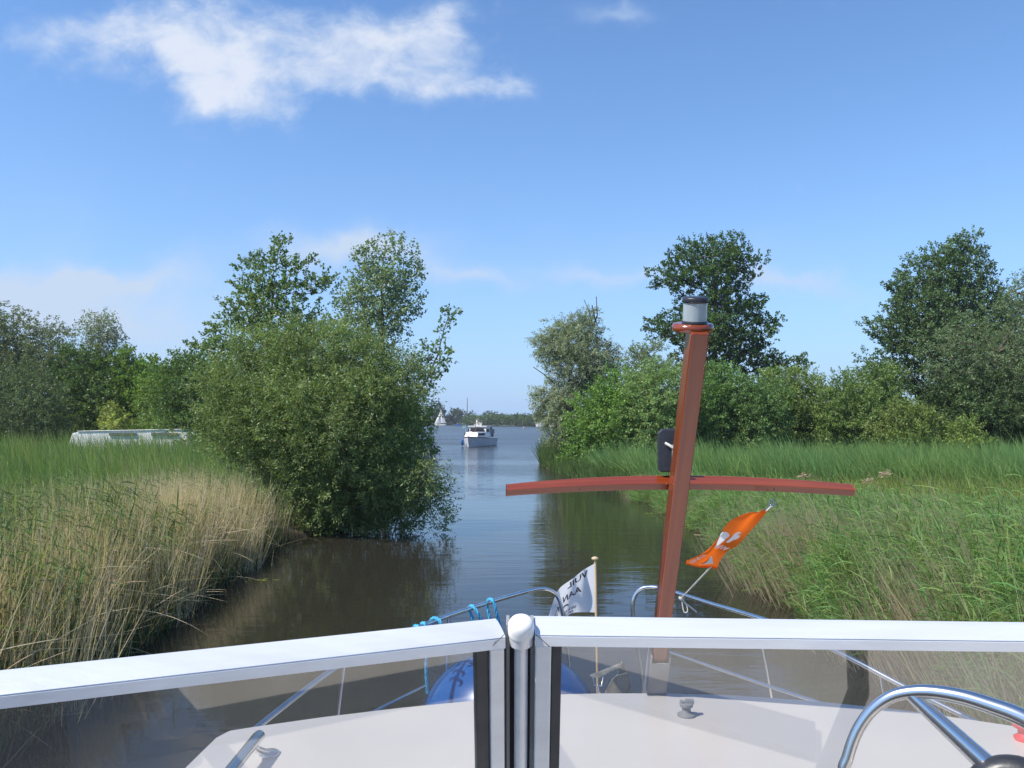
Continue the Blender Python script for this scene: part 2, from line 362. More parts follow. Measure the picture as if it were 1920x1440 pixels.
# ------------------------------------------------------------ foliage
def rand_unit(n):
    v = rng.normal(size=(n, 3)); return v/np.linalg.norm(v, axis=1, keepdims=True)
def leaf_arrays(pos, direc, size, aspect, cols):
    n = len(pos); d = direc/np.linalg.norm(direc, axis=1, keepdims=True)
    s = np.cross(d, rand_unit(n)); s /= np.linalg.norm(s, axis=1, keepdims=True)+1e-9
    L = (size*rng.uniform(.7, 1.3, n))[:, None]; w = L*aspect
    V = np.stack([pos, pos+d*L*.45+s*w*.5, pos+d*L, pos+d*L*.45-s*w*.5], 1).reshape(-1, 3)
    Fq = np.arange(n*4).reshape(-1, 4); C = np.repeat(cols, 4, axis=0)
    return V, Fq, C
def in_poly(pts, poly):
    x, y = pts[:, 0], pts[:, 1]; ins = np.zeros(len(pts), bool); n = len(poly); dist = np.full(len(pts), 1e9)
    for i in range(n):
        x1, y1 = poly[i]; x2, y2 = poly[(i+1) % n]
        c = ((y1 > y) != (y2 > y)) & (x < (x2-x1)*(y-y1)/(y2-y1+1e-12)+x1); ins ^= c
        dx, dy = x2-x1, y2-y1; t = np.clip(((x-x1)*dx+(y-y1)*dy)/(dx*dx+dy*dy+1e-9), 0, 1)
        dist = np.minimum(dist, np.hypot(x-x1-t*dx, y-y1-t*dy))
    return ins, dist
def palette(n, base, var=.25, warm=.1):
    b = np.array(base); k = rng.uniform(1-var, 1+var, (n, 1)); c = b*k
    c[:, 0] *= 1+rng.uniform(-warm, warm*2, n); return c
def tubes_np(segs, n=5):
    """segs list of (p0,p1,r0,r1) -> arrays"""
    if not segs: return np.zeros((0, 3)), np.zeros((0, 4), int)
    A = np.array([s[0] for s in segs]); B = np.array([s[1] for s in segs]); r0 = np.array([s[2] for s in segs]); r1 = np.array([s[3] for s in segs])
    t = B-A; t /= np.linalg.norm(t, axis=1, keepdims=True)+1e-9
    ref = np.where(np.abs(t[:, 2:3]) < .9, np.array([[0, 0, 1.]]), np.array([[1., 0, 0]])); u = np.cross(t, ref); u /= np.linalg.norm(u, axis=1, keepdims=True); w = np.cross(t, u)
    V = []
    for P0, r in ((A, r0), (B, r1)):
        for j in range(n):
            a = 2*math.pi*j/n; V.append(P0+(u*math.cos(a)+w*math.sin(a))*r[:, None])
    V = np.stack(V, 1); k = len(segs); base = np.arange(k)[:, None]*(2*n)
    Fq = np.concatenate([np.concatenate([base+j, base+(j+1) % n, base+n+(j+1) % n, base+n+j], 1) for j in range(n)])
    return V.reshape(-1, 3), Fq
def skeleton(trunk, tips, r_tip=.012, pipe=.45, jitter=.12, rmin=None):
    nodes = [np.array(p, float) for p in trunk]; par = [-1]+list(range(len(trunk)-1))
    # densify the trunk
    order = np.argsort([min(np.linalg.norm(t-n) for n in nodes) for t in tips])
    tipids = []
    for oi in order:
        t = tips[oi]; N = np.array(nodes); d = np.linalg.norm(N-t, axis=1)+np.maximum(0, N[:, 2]-t[2])*1.5
        i = int(np.argmin(d)); L = np.linalg.norm(t-nodes[i]); k = max(1, int(L/.5)); prev = i; s0 = nodes[i]
        k = min(k, 6)
        for q in range(1, k+1):
            f = q/k; p = s0+(t-s0)*f; p = p+np.array((0, 0, -.10*L*math.sin(math.pi*f)))+rng.normal(size=3)*jitter*L*.25*(1 if q < k else 0)
            nodes.append(p); par.append(prev); prev = len(nodes)-1
        tipids.append(prev)
    cnt = np.zeros(len(nodes)); 
    for t in tipids: cnt[t] += 1
    for i in range(len(nodes)-1, 0, -1): cnt[par[i]] += cnt[i]
    rad = r_tip*np.maximum(cnt, 1)**pipe
    segs = [(nodes[par[i]], nodes[i], rad[par[i]] if par[i] > 0 or True else rad[i], rad[i]) for i in range(1, len(nodes))]
    segs = [(a, b, min(ra, rb*1.6), rb) for a, b, ra, rb in segs]
    return segs
def crown_clumps(poly, D, spacing, kdepth=1.0, maxdepth=3., hole=0., rmin=.0, seed=0, edge=.35):
    """clump centres filling a silhouette with real depth around distance D"""
    poly = np.array(poly, float); lo = poly.min(0); hi = poly.max(0); m = D/F
    area = (hi-lo).prod()*m*m; n = int(area*2*maxdepth/spacing**3*7)+300; n = min(n, 60000)
    pts = rng.uniform(lo, hi, (n, 2)); ins, dist = in_poly(pts, poly); e = spacing*edge/m
    keep = ins & (dist > e*rng.uniform(.2, 1, n)); pts = pts[keep]; dist = dist[keep]*m
    t = np.minimum(maxdepth, dist*kdepth+spacing*.4); dz = rng.uniform(-1, 1, len(pts))*t
    C = np.array([P(a, b, D+c) for (a, b), c in zip(pts, dz)]); out = []
    # poisson thinning
    cell = {}
    for i, c in enumerate(C):
        if hole > 0:
            if mnoise.noise(Vector((c[0]*.55+seed, c[1]*.55, c[2]*.75))) < -0.6+hole: continue
        k = tuple((c//spacing).astype(int)); ok = True
        for a in (-1, 0, 1):
            for b in (-1, 0, 1):
                for e2 in (-1, 0, 1):
                    for o in cell.get((k[0]+a, k[1]+b, k[2]+e2), ()):
                        if np.sum((o-c)**2) < (spacing*.8)**2: ok = False; break
                    if not ok: break
                if not ok: break
            if not ok: break
        if ok: cell.setdefault(k, []).append(c); out.append(c)
    return np.array(out)
def crown_leaves(C, r, shoots, per, size, aspect, base, up=.3, droop=0., wind=(-.15, 0, 0), shootlen=.3, flat=.8, var=.25, warm=.12, clumpvar=.18, r_jit=.4):
    nC = len(C); ctr = C.mean(0)
    cc = np.repeat(C, shoots, 0); n = len(cc)
    u = rand_unit(n); rr = r*rng.uniform(0.15, 1, (n, 1))**.6*np.repeat(rng.uniform(1-r_jit, 1+r_jit, nC), shoots)[:, None]
    u[:, 2] *= flat; sp = cc+u*rr
    out = sp-ctr; out /= np.linalg.norm(out, axis=1, keepdims=True)+1e-9
    sdv = u*.6+out*.5+rand_unit(n)*.4+np.array((0, 0, up-droop))+np.array(wind); sdv /= np.linalg.norm(sdv, axis=1, keepdims=True)
    ccol = np.repeat(np.repeat(rng.uniform(1-clumpvar, 1+clumpvar, nC), shoots), per)[:, None]
    P0 = np.repeat(sp, per, 0); Dv = np.repeat(sdv, per, 0); N = len(P0); t = rng.uniform(0, 1, (N, 1))
    pos = P0+Dv*t*shootlen+rng.normal(size=(N, 3))*shootlen*.12
    pos[:, 2] -= droop*t[:, 0]**2*shootlen
    ld = Dv*.6+rand_unit(N)*.9+np.array((0, 0, -.25))
    cols = palette(N, base, var, warm)*ccol
    return leaf_arrays(pos, ld, size, aspect, cols)
def tree(name, label, cat, poly, D, trunk, *, spacing=.8, kdepth=1., maxdepth=2.5, hole=.0, r=.6, shoots=8, per=10, size=.1, aspect=.5, base=(.05, .09, .025),
         droop=0., up=.3, shootlen=.3, group=None, bark=None, r_tip=.012, extra=None, seed=0, mintips=None, pipe=.45, flat=.8, var=.25, clumpvar=.18, wind=(-.15, 0, 0), dense=None, edge=.35, bare=()):
    """trunk: list of (px,py,dD) pixel points, first is at the ground"""
    T = [P(a, b, D+c) for a, b, c in trunk]; side = 1 if T[0][0] > 0 else -1
    if D < 90: T[0][2] = gz(T[0][0], T[0][1], side)-.05
    root = empty(name, T[0], label, cat, group)
    if D < 90:
        if dense is None: dense = hole <= .2
        shoots = int(shoots*(1.6 if dense else 1.1)+.5); per = int(per*(1.55 if dense else 1.2)+.5); size *= 1.12 if dense else 1.08
        base = (base[0]*1.78, base[1]*1.76, base[2]*1.62)
        if 40 < D < 70: poly = [(a, max(b, HOR+F*2.35/D) if b >= 796 else b) for a, b in poly]
    C = crown_clumps(poly, D, spacing, kdepth, maxdepth, hole, seed=seed, edge=edge)
    if len(C) == 0: C = np.array(T[-1:])
    C = C[C[:, 2] > .12]
    V, Fq, Cc = crown_leaves(C, r, shoots, per, size, aspect, base, up=up, droop=droop, shootlen=shootlen, flat=flat, var=var, clumpvar=clumpvar, wind=wind)
    k = V.reshape(-1, 4, 3)[:, :, 2].min(1) > .01
    V = V.reshape(-1, 4, 3)[k].reshape(-1, 3); Cc = Cc.reshape(-1, 4, 3)[k].reshape(-1, 3); Fq = np.arange(len(V)).reshape(-1, 4)
    npmesh('crown', V, Fq, LEAF, root, Cc)
    Td = []
    for a, b in zip(T[:-1], T[1:]):
        for f in np.linspace(0, 1, 4, endpoint=False): Td.append(a+(b-a)*f+rng.normal(size=3)*.03)
    Td.append(T[-1])
    tips = C if mintips is None or len(C) <= mintips else C[rng.choice(len(C), mintips, replace=False)]
    segs = skeleton(Td, tips, r_tip, pipe)
    for bl in bare:   # leafless twigs sticking out
        q = [P(a, b, D+c) for a, b, c in bl]
        for i in range(len(q)-1): segs.append((q[i], q[i+1], .05*(1-i/len(q)), .05*(1-(i+1)/len(q))+.008))
    Vt, Ft = tubes_np(segs, 6); npmesh('trunk', Vt, Ft, bark or BARK, root, smooth=True)
    return root

# leaf colours (linear)
WILLOW = (.105, .150, .060); GREEN = (.075, .125, .032); DEEP = (.042, .078, .026); SILVER = (.15, .185, .125); POPL = (.12, .17, .10); YEL = (.12, .17, .035); BROWNISH = (.11, .11, .06)

tree('willow_bush', 'large rounded green willow bush overhanging the water on the left bank', 'bush',
     [(376, 760), (382, 705), (410, 665), (450, 632), (560, 608), (640, 612), (705, 640), (760, 670), (775, 665), (790, 700), (800, 735), (798, 790), (792, 830), (804, 870), (832, 885), (832, 940), (828, 990), (700, 1003), (560, 1020), (524, 1012), (522, 965), (480, 900), (430, 860), (372, 825)],
     20.5, [(640, 985, .3), (640, 880, .2), (630, 780, 0)], spacing=.42, kdepth=.9, maxdepth=2.6, r=.34, shoots=10, per=12, size=.075, aspect=.30, base=WILLOW, up=.35, shootlen=.30, mintips=420, r_tip=.006, pipe=.4, clumpvar=.22, seed=3)
tree('willow_branch_spray', 'loose willow twigs trailing into the water at the right foot of the big bush', 'bush',
     [(785, 855), (812, 868), (836, 882), (828, 920), (822, 960), (820, 992), (765, 992), (760, 900)], 19.3, [(720, 990, .6), (760, 930, .3), (800, 900, 0)], spacing=.28, maxdepth=.7, r=.22, shoots=5, per=8, size=.075, aspect=.3, base=WILLOW, droop=.3, up=.1, shootlen=.25, r_tip=.004, hole=.25)
tree('alder_tree', 'tall open-branched tree with pointed top behind the big left bush', 'tree',
     [(512, 442), (530, 435), (545, 462), (552, 485), (573, 492), (566, 505), (545, 520), (570, 525), (600, 520), (628, 515), (622, 545), (602, 565), (604, 590), (612, 640), (580, 668), (400, 670), (372, 645), (380, 622), (412, 592), (402, 575), (425, 562), (442, 558), (432, 540), (456, 520), (450, 492), (470, 468), (500, 460)],
     33, [(505, 830, 0), (505, 700, 0), (508, 600, 0), (512, 520, 0), (525, 455, 0)], spacing=.62, kdepth=.7, maxdepth=1.9, hole=.34, r=.44, shoots=9, per=13, size=.10, aspect=.72, base=(.09, .14, .055), shootlen=.28, r_tip=.009, seed=11)
tree('poplar_tree', 'slender upright poplar with fluttering grey-green leaves behind the left bush', 'tree',
     [(695, 470), (704, 448), (716, 470), (735, 455), (745, 441), (758, 462), (775, 480), (797, 505), (790, 535), (786, 560), (794, 578), (772, 600), (760, 635), (738, 655), (735, 690), (700, 700), (650, 660), (615, 620), (630, 585), (632, 560), (642, 515), (660, 492), (670, 470)],
     31, [(722, 840, 0), (722, 700, 0), (716, 600, 0), (715, 520, 0), (722, 460, 0)], spacing=.5, kdepth=.7, maxdepth=1.7, hole=.12, dense=False, r=.36, shoots=8, per=9, size=.085, aspect=.85, base=POPL, up=.8, shootlen=.35, r_tip=.008, seed=5)
tree('leaning_poplar', 'small thin poplar leaning over the river at the right of the left bush', 'tree',
     [(832, 572), (845, 566), (860, 588), (852, 612), (838, 622), (828, 640), (845, 670), (850, 684), (830, 700), (818, 722), (805, 738), (790, 735), (783, 700), (785, 660), (800, 640), (818, 632), (826, 605)],
     28, [(700, 860, 0), (745, 790, 0), (788, 730, 0), (812, 690, 0), (826, 640, 0), (842, 590, 0)], spacing=.3, kdepth=.5, maxdepth=.45, hole=.2, dense=False, r=.17, shoots=4, per=7, size=.085, aspect=.8, base=(.08, .13, .055), up=.4, shootlen=.2, r_tip=.007, seed=8)
tree('dark_shrub', 'low dark shrub hanging over the water beyond the big left bush', 'bush', [(740, 760), (800, 770), (812, 800), (806, 846), (740, 848)], 62, [(760, 846, 0), (765, 800, 0)], spacing=.9, r=.7, shoots=6, per=10, size=.2, base=DEEP, maxdepth=2, mintips=20)
# ---- wood behind the left meadow
tree('grey_willow', 'grey-green willow at the far left edge of the wood', 'tree', [(-150, 600), (-60, 560), (0, 575), (30, 588), (55, 612), (60, 700), (20, 740), (-150, 740)], 58, [(-40, 812, 0), (-35, 700, 0), (-30, 620, 0)],
     spacing=1.1, maxdepth=3.5, r=.85, shoots=9, per=12, size=.17, aspect=.35, base=(.085, .11, .06), droop=.3, shootlen=.5, mintips=60, seed=21)
tree('grey_willow', 'grey-green willow with feathery top left of the birch', 'tree', [(40, 640), (70, 605), (95, 597), (125, 618), (140, 650), (135, 720), (60, 740), (30, 700)], 57, [(90, 812, 0), (92, 700, 0), (95, 630, 0)],
     spacing=1.0, maxdepth=3, r=.8, shoots=9, per=12, size=.16, aspect=.35, base=(.09, .115, .07), droop=.3, shootlen=.5, mintips=60, seed=22)
tree('birch_tree', 'slim birch with white stem rising above the left wood', 'tree', [(160, 600), (180, 580), (198, 588), (205, 605), (222, 600), (228, 618), (215, 640), (208, 668), (195, 700), (170, 700), (155, 660), (163, 630), (155, 615)], 56, [(185, 812, 0), (185, 700, 0), (186, 650, 0), (184, 600, 0)],
     spacing=.7, kdepth=.8, maxdepth=1.4, hole=.2, r=.5, shoots=8, per=10, size=.14, aspect=.4, base=(.12, .15, .095), droop=.7, up=0, shootlen=.55, bark=PALEBARK, r_tip=.013, seed=23)
tree('round_bush', 'wide dull green bush at the left edge behind the meadow', 'bush', [(-150, 700), (-40, 690), (40, 680), (95, 700), (125, 750), (130, 822), (-150, 822)], 50, [(-10, 818, 0), (-5, 770, 0), (0, 730, 0)],
     spacing=.95, maxdepth=3, r=.75, shoots=10, per=12, size=.13, aspect=.35, base=(.07, .10, .05), shootlen=.4, mintips=60, seed=24)
tree('dark_bush', 'dark green tree mass directly under the birch', 'tree', [(95, 690), (120, 650), (160, 660), (225, 668), (240, 655), (262, 690), (268, 740), (240, 810), (130, 818), (110, 740)], 55, [(175, 815, 0), (175, 750, 0), (180, 700, 0)],
     spacing=.9, maxdepth=3, r=.7, shoots=9, per=12, size=.14, aspect=.6, base=(.055, .095, .028), shootlen=.4, mintips=60, seed=25, hole=.12)
tree('green_tree', 'yellowish green young tree right of the birch', 'tree', [(218, 680), (228, 655), (243, 652), (246, 680), (275, 675), (300, 672), (312, 690), (300, 760), (290, 808), (215, 808), (205, 740)], 54, [(245, 812, 0), (243, 740, 0), (238, 680, 0)],
     spacing=.85, maxdepth=2.5, r=.6, shoots=9, per=12, size=.14, aspect=.6, base=(.09, .15, .03), shootlen=.4, mintips=60, seed=26, hole=.1)
tree('dark_bush', 'dark bush with small pointed top beside the big willow bush', 'tree', [(290, 700), (320, 672), (345, 665), (362, 655), (378, 672), (400, 668), (400, 800), (280, 806)], 48, [(340, 812, 0), (345, 740, 0), (350, 690, 0)],
     spacing=.85, maxdepth=2.5, r=.65, shoots=10, per=12, size=.125, aspect=.55, base=(.06, .105, .03), shootlen=.35, mintips=60, seed=27)
tree('green_bush', 'bright green bush at the right end of the white boat', 'bush', [(262, 760), (280, 715), (330, 700), (375, 690), (420, 690), (420, 812), (350, 812), (265, 806)], 51, [(350, 814, 0), (352, 770, 0), (355, 740, 0)],
     spacing=.75, maxdepth=2.2, r=.6, shoots=11, per=12, size=.115, aspect=.55, base=(.10, .16, .04), shootlen=.35, mintips=60, seed=28)
tree('small_shrub', 'small pale-leaved sapling in front of the dark wood', 'bush', [(195, 775), (205, 752), (222, 770), (240, 782), (236, 806), (195, 806)], 49, [(213, 814, 0), (213, 790, 0), (210, 765, 0)],
     spacing=.5, maxdepth=.8, r=.35, shoots=5, per=10, size=.13, aspect=.6, base=(.15, .19, .05), shootlen=.3, seed=29, hole=.2)
# a row of dark trees closes the gaps behind
for i, (x, top) in enumerate([(-90, 660), (30, 650), (150, 690), (260, 700), (380, 680), (470, 690), (590, 690), (690, 700)]):
    tree('background_tree', ['dark tree at the back of the left wood, hidden low behind the grey willow', 'dark tree at the back of the left wood, between the two grey willows', 'dark tree at the back of the left wood, below the birch', 'dark tree at the back of the left wood, right of the birch',
         'dark tree at the back of the left wood, left of the tall alder', 'dark tree behind the trunk of the tall alder', 'dark tree between the tall alder and the poplar', 'dark tree behind the foot of the poplar'][i], 'tree',
         [(x-75, top+40), (x-20, top), (x+30, top+5), (x+75, top+45), (x+75, 806), (x-75, 806)], 66, [(x, 806, 0), (x, 750, 0)], spacing=1.5, maxdepth=3, r=1.2, shoots=9, per=10, size=.26, aspect=.6, base=DEEP, shootlen=.6, mintips=30, group='dark trees closing the left wood', seed=40+i)

# ---- right bank
tree('silver_willow', 'silver-leaved willow with dead top twigs leaning over the river mouth', 'tree',
     [(1004, 752), (1008, 722), (1034, 725), (1040, 700), (1012, 675), (1004, 645), (1014, 625), (1040, 608), (1080, 592), (1105, 585), (1122, 610), (1130, 632), (1160, 662), (1166, 690), (1140, 712), (1110, 740), (1090, 790), (1075, 850), (1046, 856), (1036, 800), (1018, 780)],
     50, [(1062, 872, 0), (1066, 800, 0), (1078, 740, 0), (1095, 680, 0), (1108, 620, 0)], spacing=.68, kdepth=.8, maxdepth=2.4, hole=.06, r=.55, shoots=12, per=14, size=.125, aspect=.3, base=SILVER, up=.1, droop=.25, shootlen=.4, r_tip=.012, seed=31,
     bare=[[(1108, 640, 0), (1112, 610, 0), (1103, 580, 0), (1095, 562, 0)], [(1112, 615, 0), (1120, 590, 0), (1118, 556, 0)], [(1116, 600, 0), (1110, 572, 0)], [(1100, 700, 0), (1130, 672, 0), (1160, 648, 0)], [(1040, 720, 0), (1020, 702, 0), (1000, 688, 0)]])
tree('oak_tree', 'broad dark green oak standing tallest behind the mast lamp', 'tree',
     [(1262, 470), (1280, 448), (1300, 452), (1340, 438), (1380, 444), (1395, 460), (1425, 480), (1428, 505), (1405, 520), (1400, 535), (1425, 545), (1440, 565), (1432, 590), (1452, 590), (1465, 615), (1448, 640), (1430, 655), (1455, 655), (1500, 665), (1512, 692), (1480, 706), (1380, 705), (1290, 700), (1265, 660), (1240, 640), (1217, 608), (1222, 588), (1262, 580), (1278, 560), (1255, 545), (1225, 540), (1218, 515), (1240, 500), (1260, 495)],
     62, [(1338, 830, 0), (1338, 720, 0), (1340, 640, 0), (1342, 570, 0), (1340, 500, 0)], spacing=.95, kdepth=.8, maxdepth=4, hole=.36, r=.75, shoots=11, per=15, size=.155, aspect=.62, base=(.045, .085, .024), up=.25, shootlen=.4, r_tip=.02, seed=17, flat=.6)
tree('small_tree', 'greyish small tree between the silver willow and the oak', 'tree', [(1178, 670), (1195, 650), (1225, 640), (1255, 655), (1268, 700), (1190, 715)], 56, [(1222, 830, 0), (1222, 720, 0), (1222, 670, 0)],
     spacing=.75, maxdepth=1.8, r=.55, shoots=8, per=11, size=.14, aspect=.4, base=(.1, .135, .07), shootlen=.35, seed=33, hole=.15)
RBush = [
 ('green_bush', 'rounded bright green bush beside the silver willow', [(1062, 800), (1085, 755), (1120, 715), (1165, 698), (1205, 700), (1215, 780), (1215, 855), (1130, 862), (1060, 850)], 45, (.085, .14, .04), 51),
 ('dogwood_bush', 'pale-flecked bush left of the mast', [(1175, 720), (1215, 688), (1262, 682), (1285, 720), (1285, 850), (1180, 856)], 43.5, (.11, .155, .07), 52),
 ('green_bush', 'bushy green shrub right behind the mast', [(1270, 700), (1300, 685), (1345, 682), (1385, 700), (1395, 760), (1390, 852), (1270, 858)], 46, (.075, .125, .045), 53),
 ('mixed_bush', 'dull green bush in the middle of the right thicket', [(1375, 730), (1395, 705), (1425, 712), (1470, 740), (1480, 852), (1370, 856)], 45, (.065, .105, .042), 54),
 ('hawthorn_bush', 'bush with clusters of white blossom right of the oak', [(1420, 712), (1440, 695), (1475, 692), (1505, 700), (1540, 715), (1545, 780), (1530, 850), (1430, 850)], 49, (.095, .13, .045), 55),
 ('mixed_bush', 'domed green bush in the gap between oak and right tree', [(1530, 760), (1560, 715), (1600, 697), (1650, 690), (1690, 700), (1700, 780), (1690, 856), (1525, 856)], 47, (.08, .115, .042), 56),
 ('undergrowth_bush', 'low brownish bush under the right tree', [(1640, 790), (1690, 760), (1750, 770), (1790, 800), (1795, 862), (1640, 862)], 42.5, (.085, .11, .035), 57),
 ('undergrowth_bush', 'low yellowish green bush near the right edge', [(1760, 800), (1810, 780), (1880, 800), (1960, 800), (1960, 866), (1760, 866)], 41.5, (.09, .12, .035), 58),
 ('dark_bush', 'dark shaded shrub behind the yellowish low bush at the right edge', [(1740, 730), (1800, 700), (1900, 700), (2040, 720), (2040, 850), (1740, 850)], 47, (.045, .07, .03), 59),
]
bushes = {}
for nm, lb, pl, D, c, sd_ in RBush:
    c = (c[0]*1.12, c[1]*1.22, c[2]*1.05)
    xs = [p[0] for p in pl]; ys = [p[1] for p in pl]; cx = sum(xs)/len(xs)
    bushes[nm] = tree(nm, lb, 'bush', pl, D, [(cx, 868, 0), (cx+5, 830, 0), (cx, (min(ys)+max(ys))/2, 0)], spacing=.72, maxdepth=2.2, r=.58, shoots=11, per=12, size=.115, aspect=.5, base=c, shootlen=.38, mintips=70, seed=sd_, r_tip=.008, hole=.06)
tree('ash_tree', 'tall broad tree with stepped left outline at the right edge', 'tree',
     [(1745, 470), (1765, 455), (1790, 440), (1815, 434), (1838, 440), (1830, 460), (1845, 480), (1868, 510), (1880, 530), (1900, 560), (1960, 620), (1960, 740), (1760, 740), (1690, 720), (1640, 700), (1606, 680), (1608, 660), (1640, 655), (1632, 600), (1655, 590), (1668, 560), (1660, 530), (1685, 520), (1688, 490), (1715, 480)],
     56, [(1800, 850, 0), (1800, 740, 0), (1790, 640, 0), (1795, 540, 0), (1810, 460, 0)], spacing=.85, kdepth=.8, maxdepth=3.2, hole=.32, r=.68, shoots=9, per=13, size=.15, aspect=.6, base=(.055, .095, .038), shootlen=.4, r_tip=.016, seed=61)
tree('grey_willow', 'hazy grey-green willow filling the right edge of the photo', 'tree',
     [(1760, 620), (1790, 585), (1840, 590), (1870, 560), (1900, 520), (1960, 490), (2060, 500), (2060, 850), (1850, 850), (1820, 760), (1760, 740), (1725, 700), (1730, 650)],
     47, [(1850, 860, 0), (1855, 760, 0), (1870, 660, 0), (1920, 580, 0)], spacing=.85, kdepth=.7, maxdepth=2.4, hole=.22, r=.65, shoots=8, per=12, size=.14, aspect=.33, base=(.085, .125, .062), droop=.2, shootlen=.45, r_tip=.012, seed=62, bare=[[(1790, 840, 0), (1780, 760, 0), (1760, 680, 0)], [(1770, 840, 0), (1740, 740, 0), (1700, 690, 0)], [(1800, 840, 0), (1810, 740, 0), (1800, 640, 0)]])
for i, (x, top) in enumerate([(1190, 735), (1330, 720), (1460, 735), (1600, 740), (1720, 720), (1850, 690), (1990, 670), (2150, 690), (2300, 700)]):
    tree('background_tree', 'dark low tree behind the right thicket, ' + ['behind the silver willow', 'behind the mast and bushes', 'behind the blossoming bush', 'in the gap right of the oak', 'behind the left foot of the ash', 'behind the ash trunk', 'at the right edge of the photo', 'outside the photo, just past its right edge', 'outside the photo, farthest to the right'][i], 'tree',
         [(x-85, top+50), (x-20, top), (x+30, top+5), (x+85, top+50), (x+85, 850), (x-85, 850)], 55, [(x, 850, 0), (x, 790, 0)], spacing=1.3, maxdepth=2.5, r=1.05, shoots=9, per=10, size=.23, aspect=.6, base=DEEP, shootlen=.6, mintips=30, group='dark trees closing the right thicket', seed=80+i)
# white blossom on the hawthorn
def blossom(root):
    spots = [(1440, 712), (1455, 705), (1472, 706), (1488, 708), (1500, 716), (1512, 722), (1521, 728), (1505, 733), (1530, 742), (1518, 748), (1545, 738), (1412, 735), (1398, 745), (1405, 752), (1535, 755), (1548, 752), (1478, 718), (1495, 742), (1462, 722), (1525, 720)]
    for x, y in spots:
        c = P(x, y, 46.6+rng.uniform(-.2, .3)); mb = MB(); n = 18; ang = np.linspace(0, 2*math.pi, n, endpoint=False); rr = rng.uniform(.10, .2, n)
        ring = [c+np.array((math.cos(a)*r_, math.sin(a)*r_*.8, rng.uniform(-.02, .03)-.1*math.cos(a))) for a, r_ in zip(ang, rr)]; mb.add([c+np.array((0, 0, .035))]+ring+[c-np.array((0, 0, .05))], [(0, 1+k, 1+(k+1) % n) for k in range(n)]+[(n+1, 1+(k+1) % n, 1+k) for k in range(n)])
        mb.build('flower_head', BLOSSOM, root)
BLOSSOM = noisy(mat('cream_blossom', (.62, .62, .5), .8), (.4, .45, .28), 14)
blossom(bushes['hawthorn_bush'])

# ---- far shore trees
FT = [(795, 760, 820, 797, 430), (812, 758, 838, 797, 428), (838, 768, 874, 797, 432), (700, 755, 795, 797, 430), (600, 760, 700, 797, 430), (874, 775, 895, 797, 420), (905, 773, 935, 798, 400)]
FL = ['distant round tree left of the sailing boat', 'distant tree right behind the sailing boat', 'distant domed tree clump between sailing boat and tall mast', 'distant tree group hidden behind the left bush', 'distant tree group far behind the alder', 'distant low tree behind the tall mast', 'distant low tree behind the far white cruiser']
for i, (x0, y0, x1, y1, D) in enumerate(FT):
    c = (x0+x1)/2; tree('distant_tree', FL[i], 'tree', [(x0, y1), (x0, (y0+y1)/2), (x0+(x1-x0)*.25, y0+2), (c, y0), (x1-(x1-x0)*.2, y0+3), (x1, (y0+y1)/2), (x1, y1)], D+6, [(c, 797, 0), (c, (y0+y1)/2, 0)], spacing=2.2, maxdepth=4, r=1.9, shoots=8, per=9, size=.8, aspect=.6, base=(.06, .095, .045), shootlen=1.0, mintips=12, group='trees on the far shore', seed=100+i, edge=.6)
def far_wood():
    pos = []
    for x in np.arange(-330, 420, 1.6):
        for row in range(5):
            px = 960+x/350*F
            if px < 870 and px > 560: continue
            if px > 860: D0 = np.interp(px, [870, 900, 960, 1060, 1300, 3000], [385, 372, 355, 326, 306, 262])
            else: D0 = 446
            h = 4.9+1.4*mnoise.noise(Vector((x*.06, row*.7, 2)))+.9*mnoise.noise(Vector((x*.35, row, 7)))
            if px < 905: h *= .9
            D = D0+row*3; X = (px-960)/F*D
            n = 16; q = rng.normal(size=(n, 3))*np.array((1.0, .9, .5)); q[:, 2] = h*np.sqrt(rng.uniform(.02, 1, n))*(.72+.07*row)-.3
            pos.append(np.array((X, D, .4))+q)
    pos = np.concatenate(pos); n = len(pos); pos = np.repeat(pos, 7, 0)+rng.normal(size=(n*7, 3))*np.array((.5, .5, .35))
    V, Fq, C = leaf_arrays(pos, rand_unit(len(pos))+np.array((0, 0, .25)), .75, .55, palette(len(pos), (.085, .135, .045), .2, .1))
    tag(npmesh('distant_wood', V, Fq, LEAF, None, C), 'low green wood along the far shore behind the moored boats', 'wood', kind='stuff')
far_wood()

# ------------------------------------------------------------ reeds and grass
def ribbons(p0, d, L, g, w, col, segs=4, taper=1.5, wmid=.0, face=None):
    n = len(p0); L = np.broadcast_to(L, n)[:, None]; w = np.broadcast_to(w, n)[:, None]; g = np.broadcast_to(g, n)[:, None]
    d = d/np.linalg.norm(d, axis=1, keepdims=True)
    if face is None: a = rng.uniform(0, 2*math.pi, n); face = np.stack([np.cos(a), np.sin(a)*.6, rng.normal(size=n)*.2], 1)
    s = np.cross(d, face); s /= np.linalg.norm(s, axis=1, keepdims=True)+1e-9
    V = np.zeros((n, segs+1, 2, 3), np.float32)
    for i in range(segs+1):
        t = i/segs; p = p0+d*L*t; p = p+np.array((0, 0, -1.))*g*L*t*t
        if wmid: wt = w*max(.06, math.sin(math.pi*min(1, .18+t*.82))**.8)
        else: wt = w*max(.08, 1-t**taper)
        V[:, i, 0] = p-s*wt*.5; V[:, i, 1] = p+s*wt*.5
    b = np.arange(n)[:, None]*(segs+1)*2
    Fq = np.concatenate([b+np.array([[2*i, 2*i+1, 2*i+3, 2*i+2]]) for i in range(segs)])
    C = np.repeat(col, (segs+1)*2, 0)
    return V.reshape(-1, 3), Fq, C
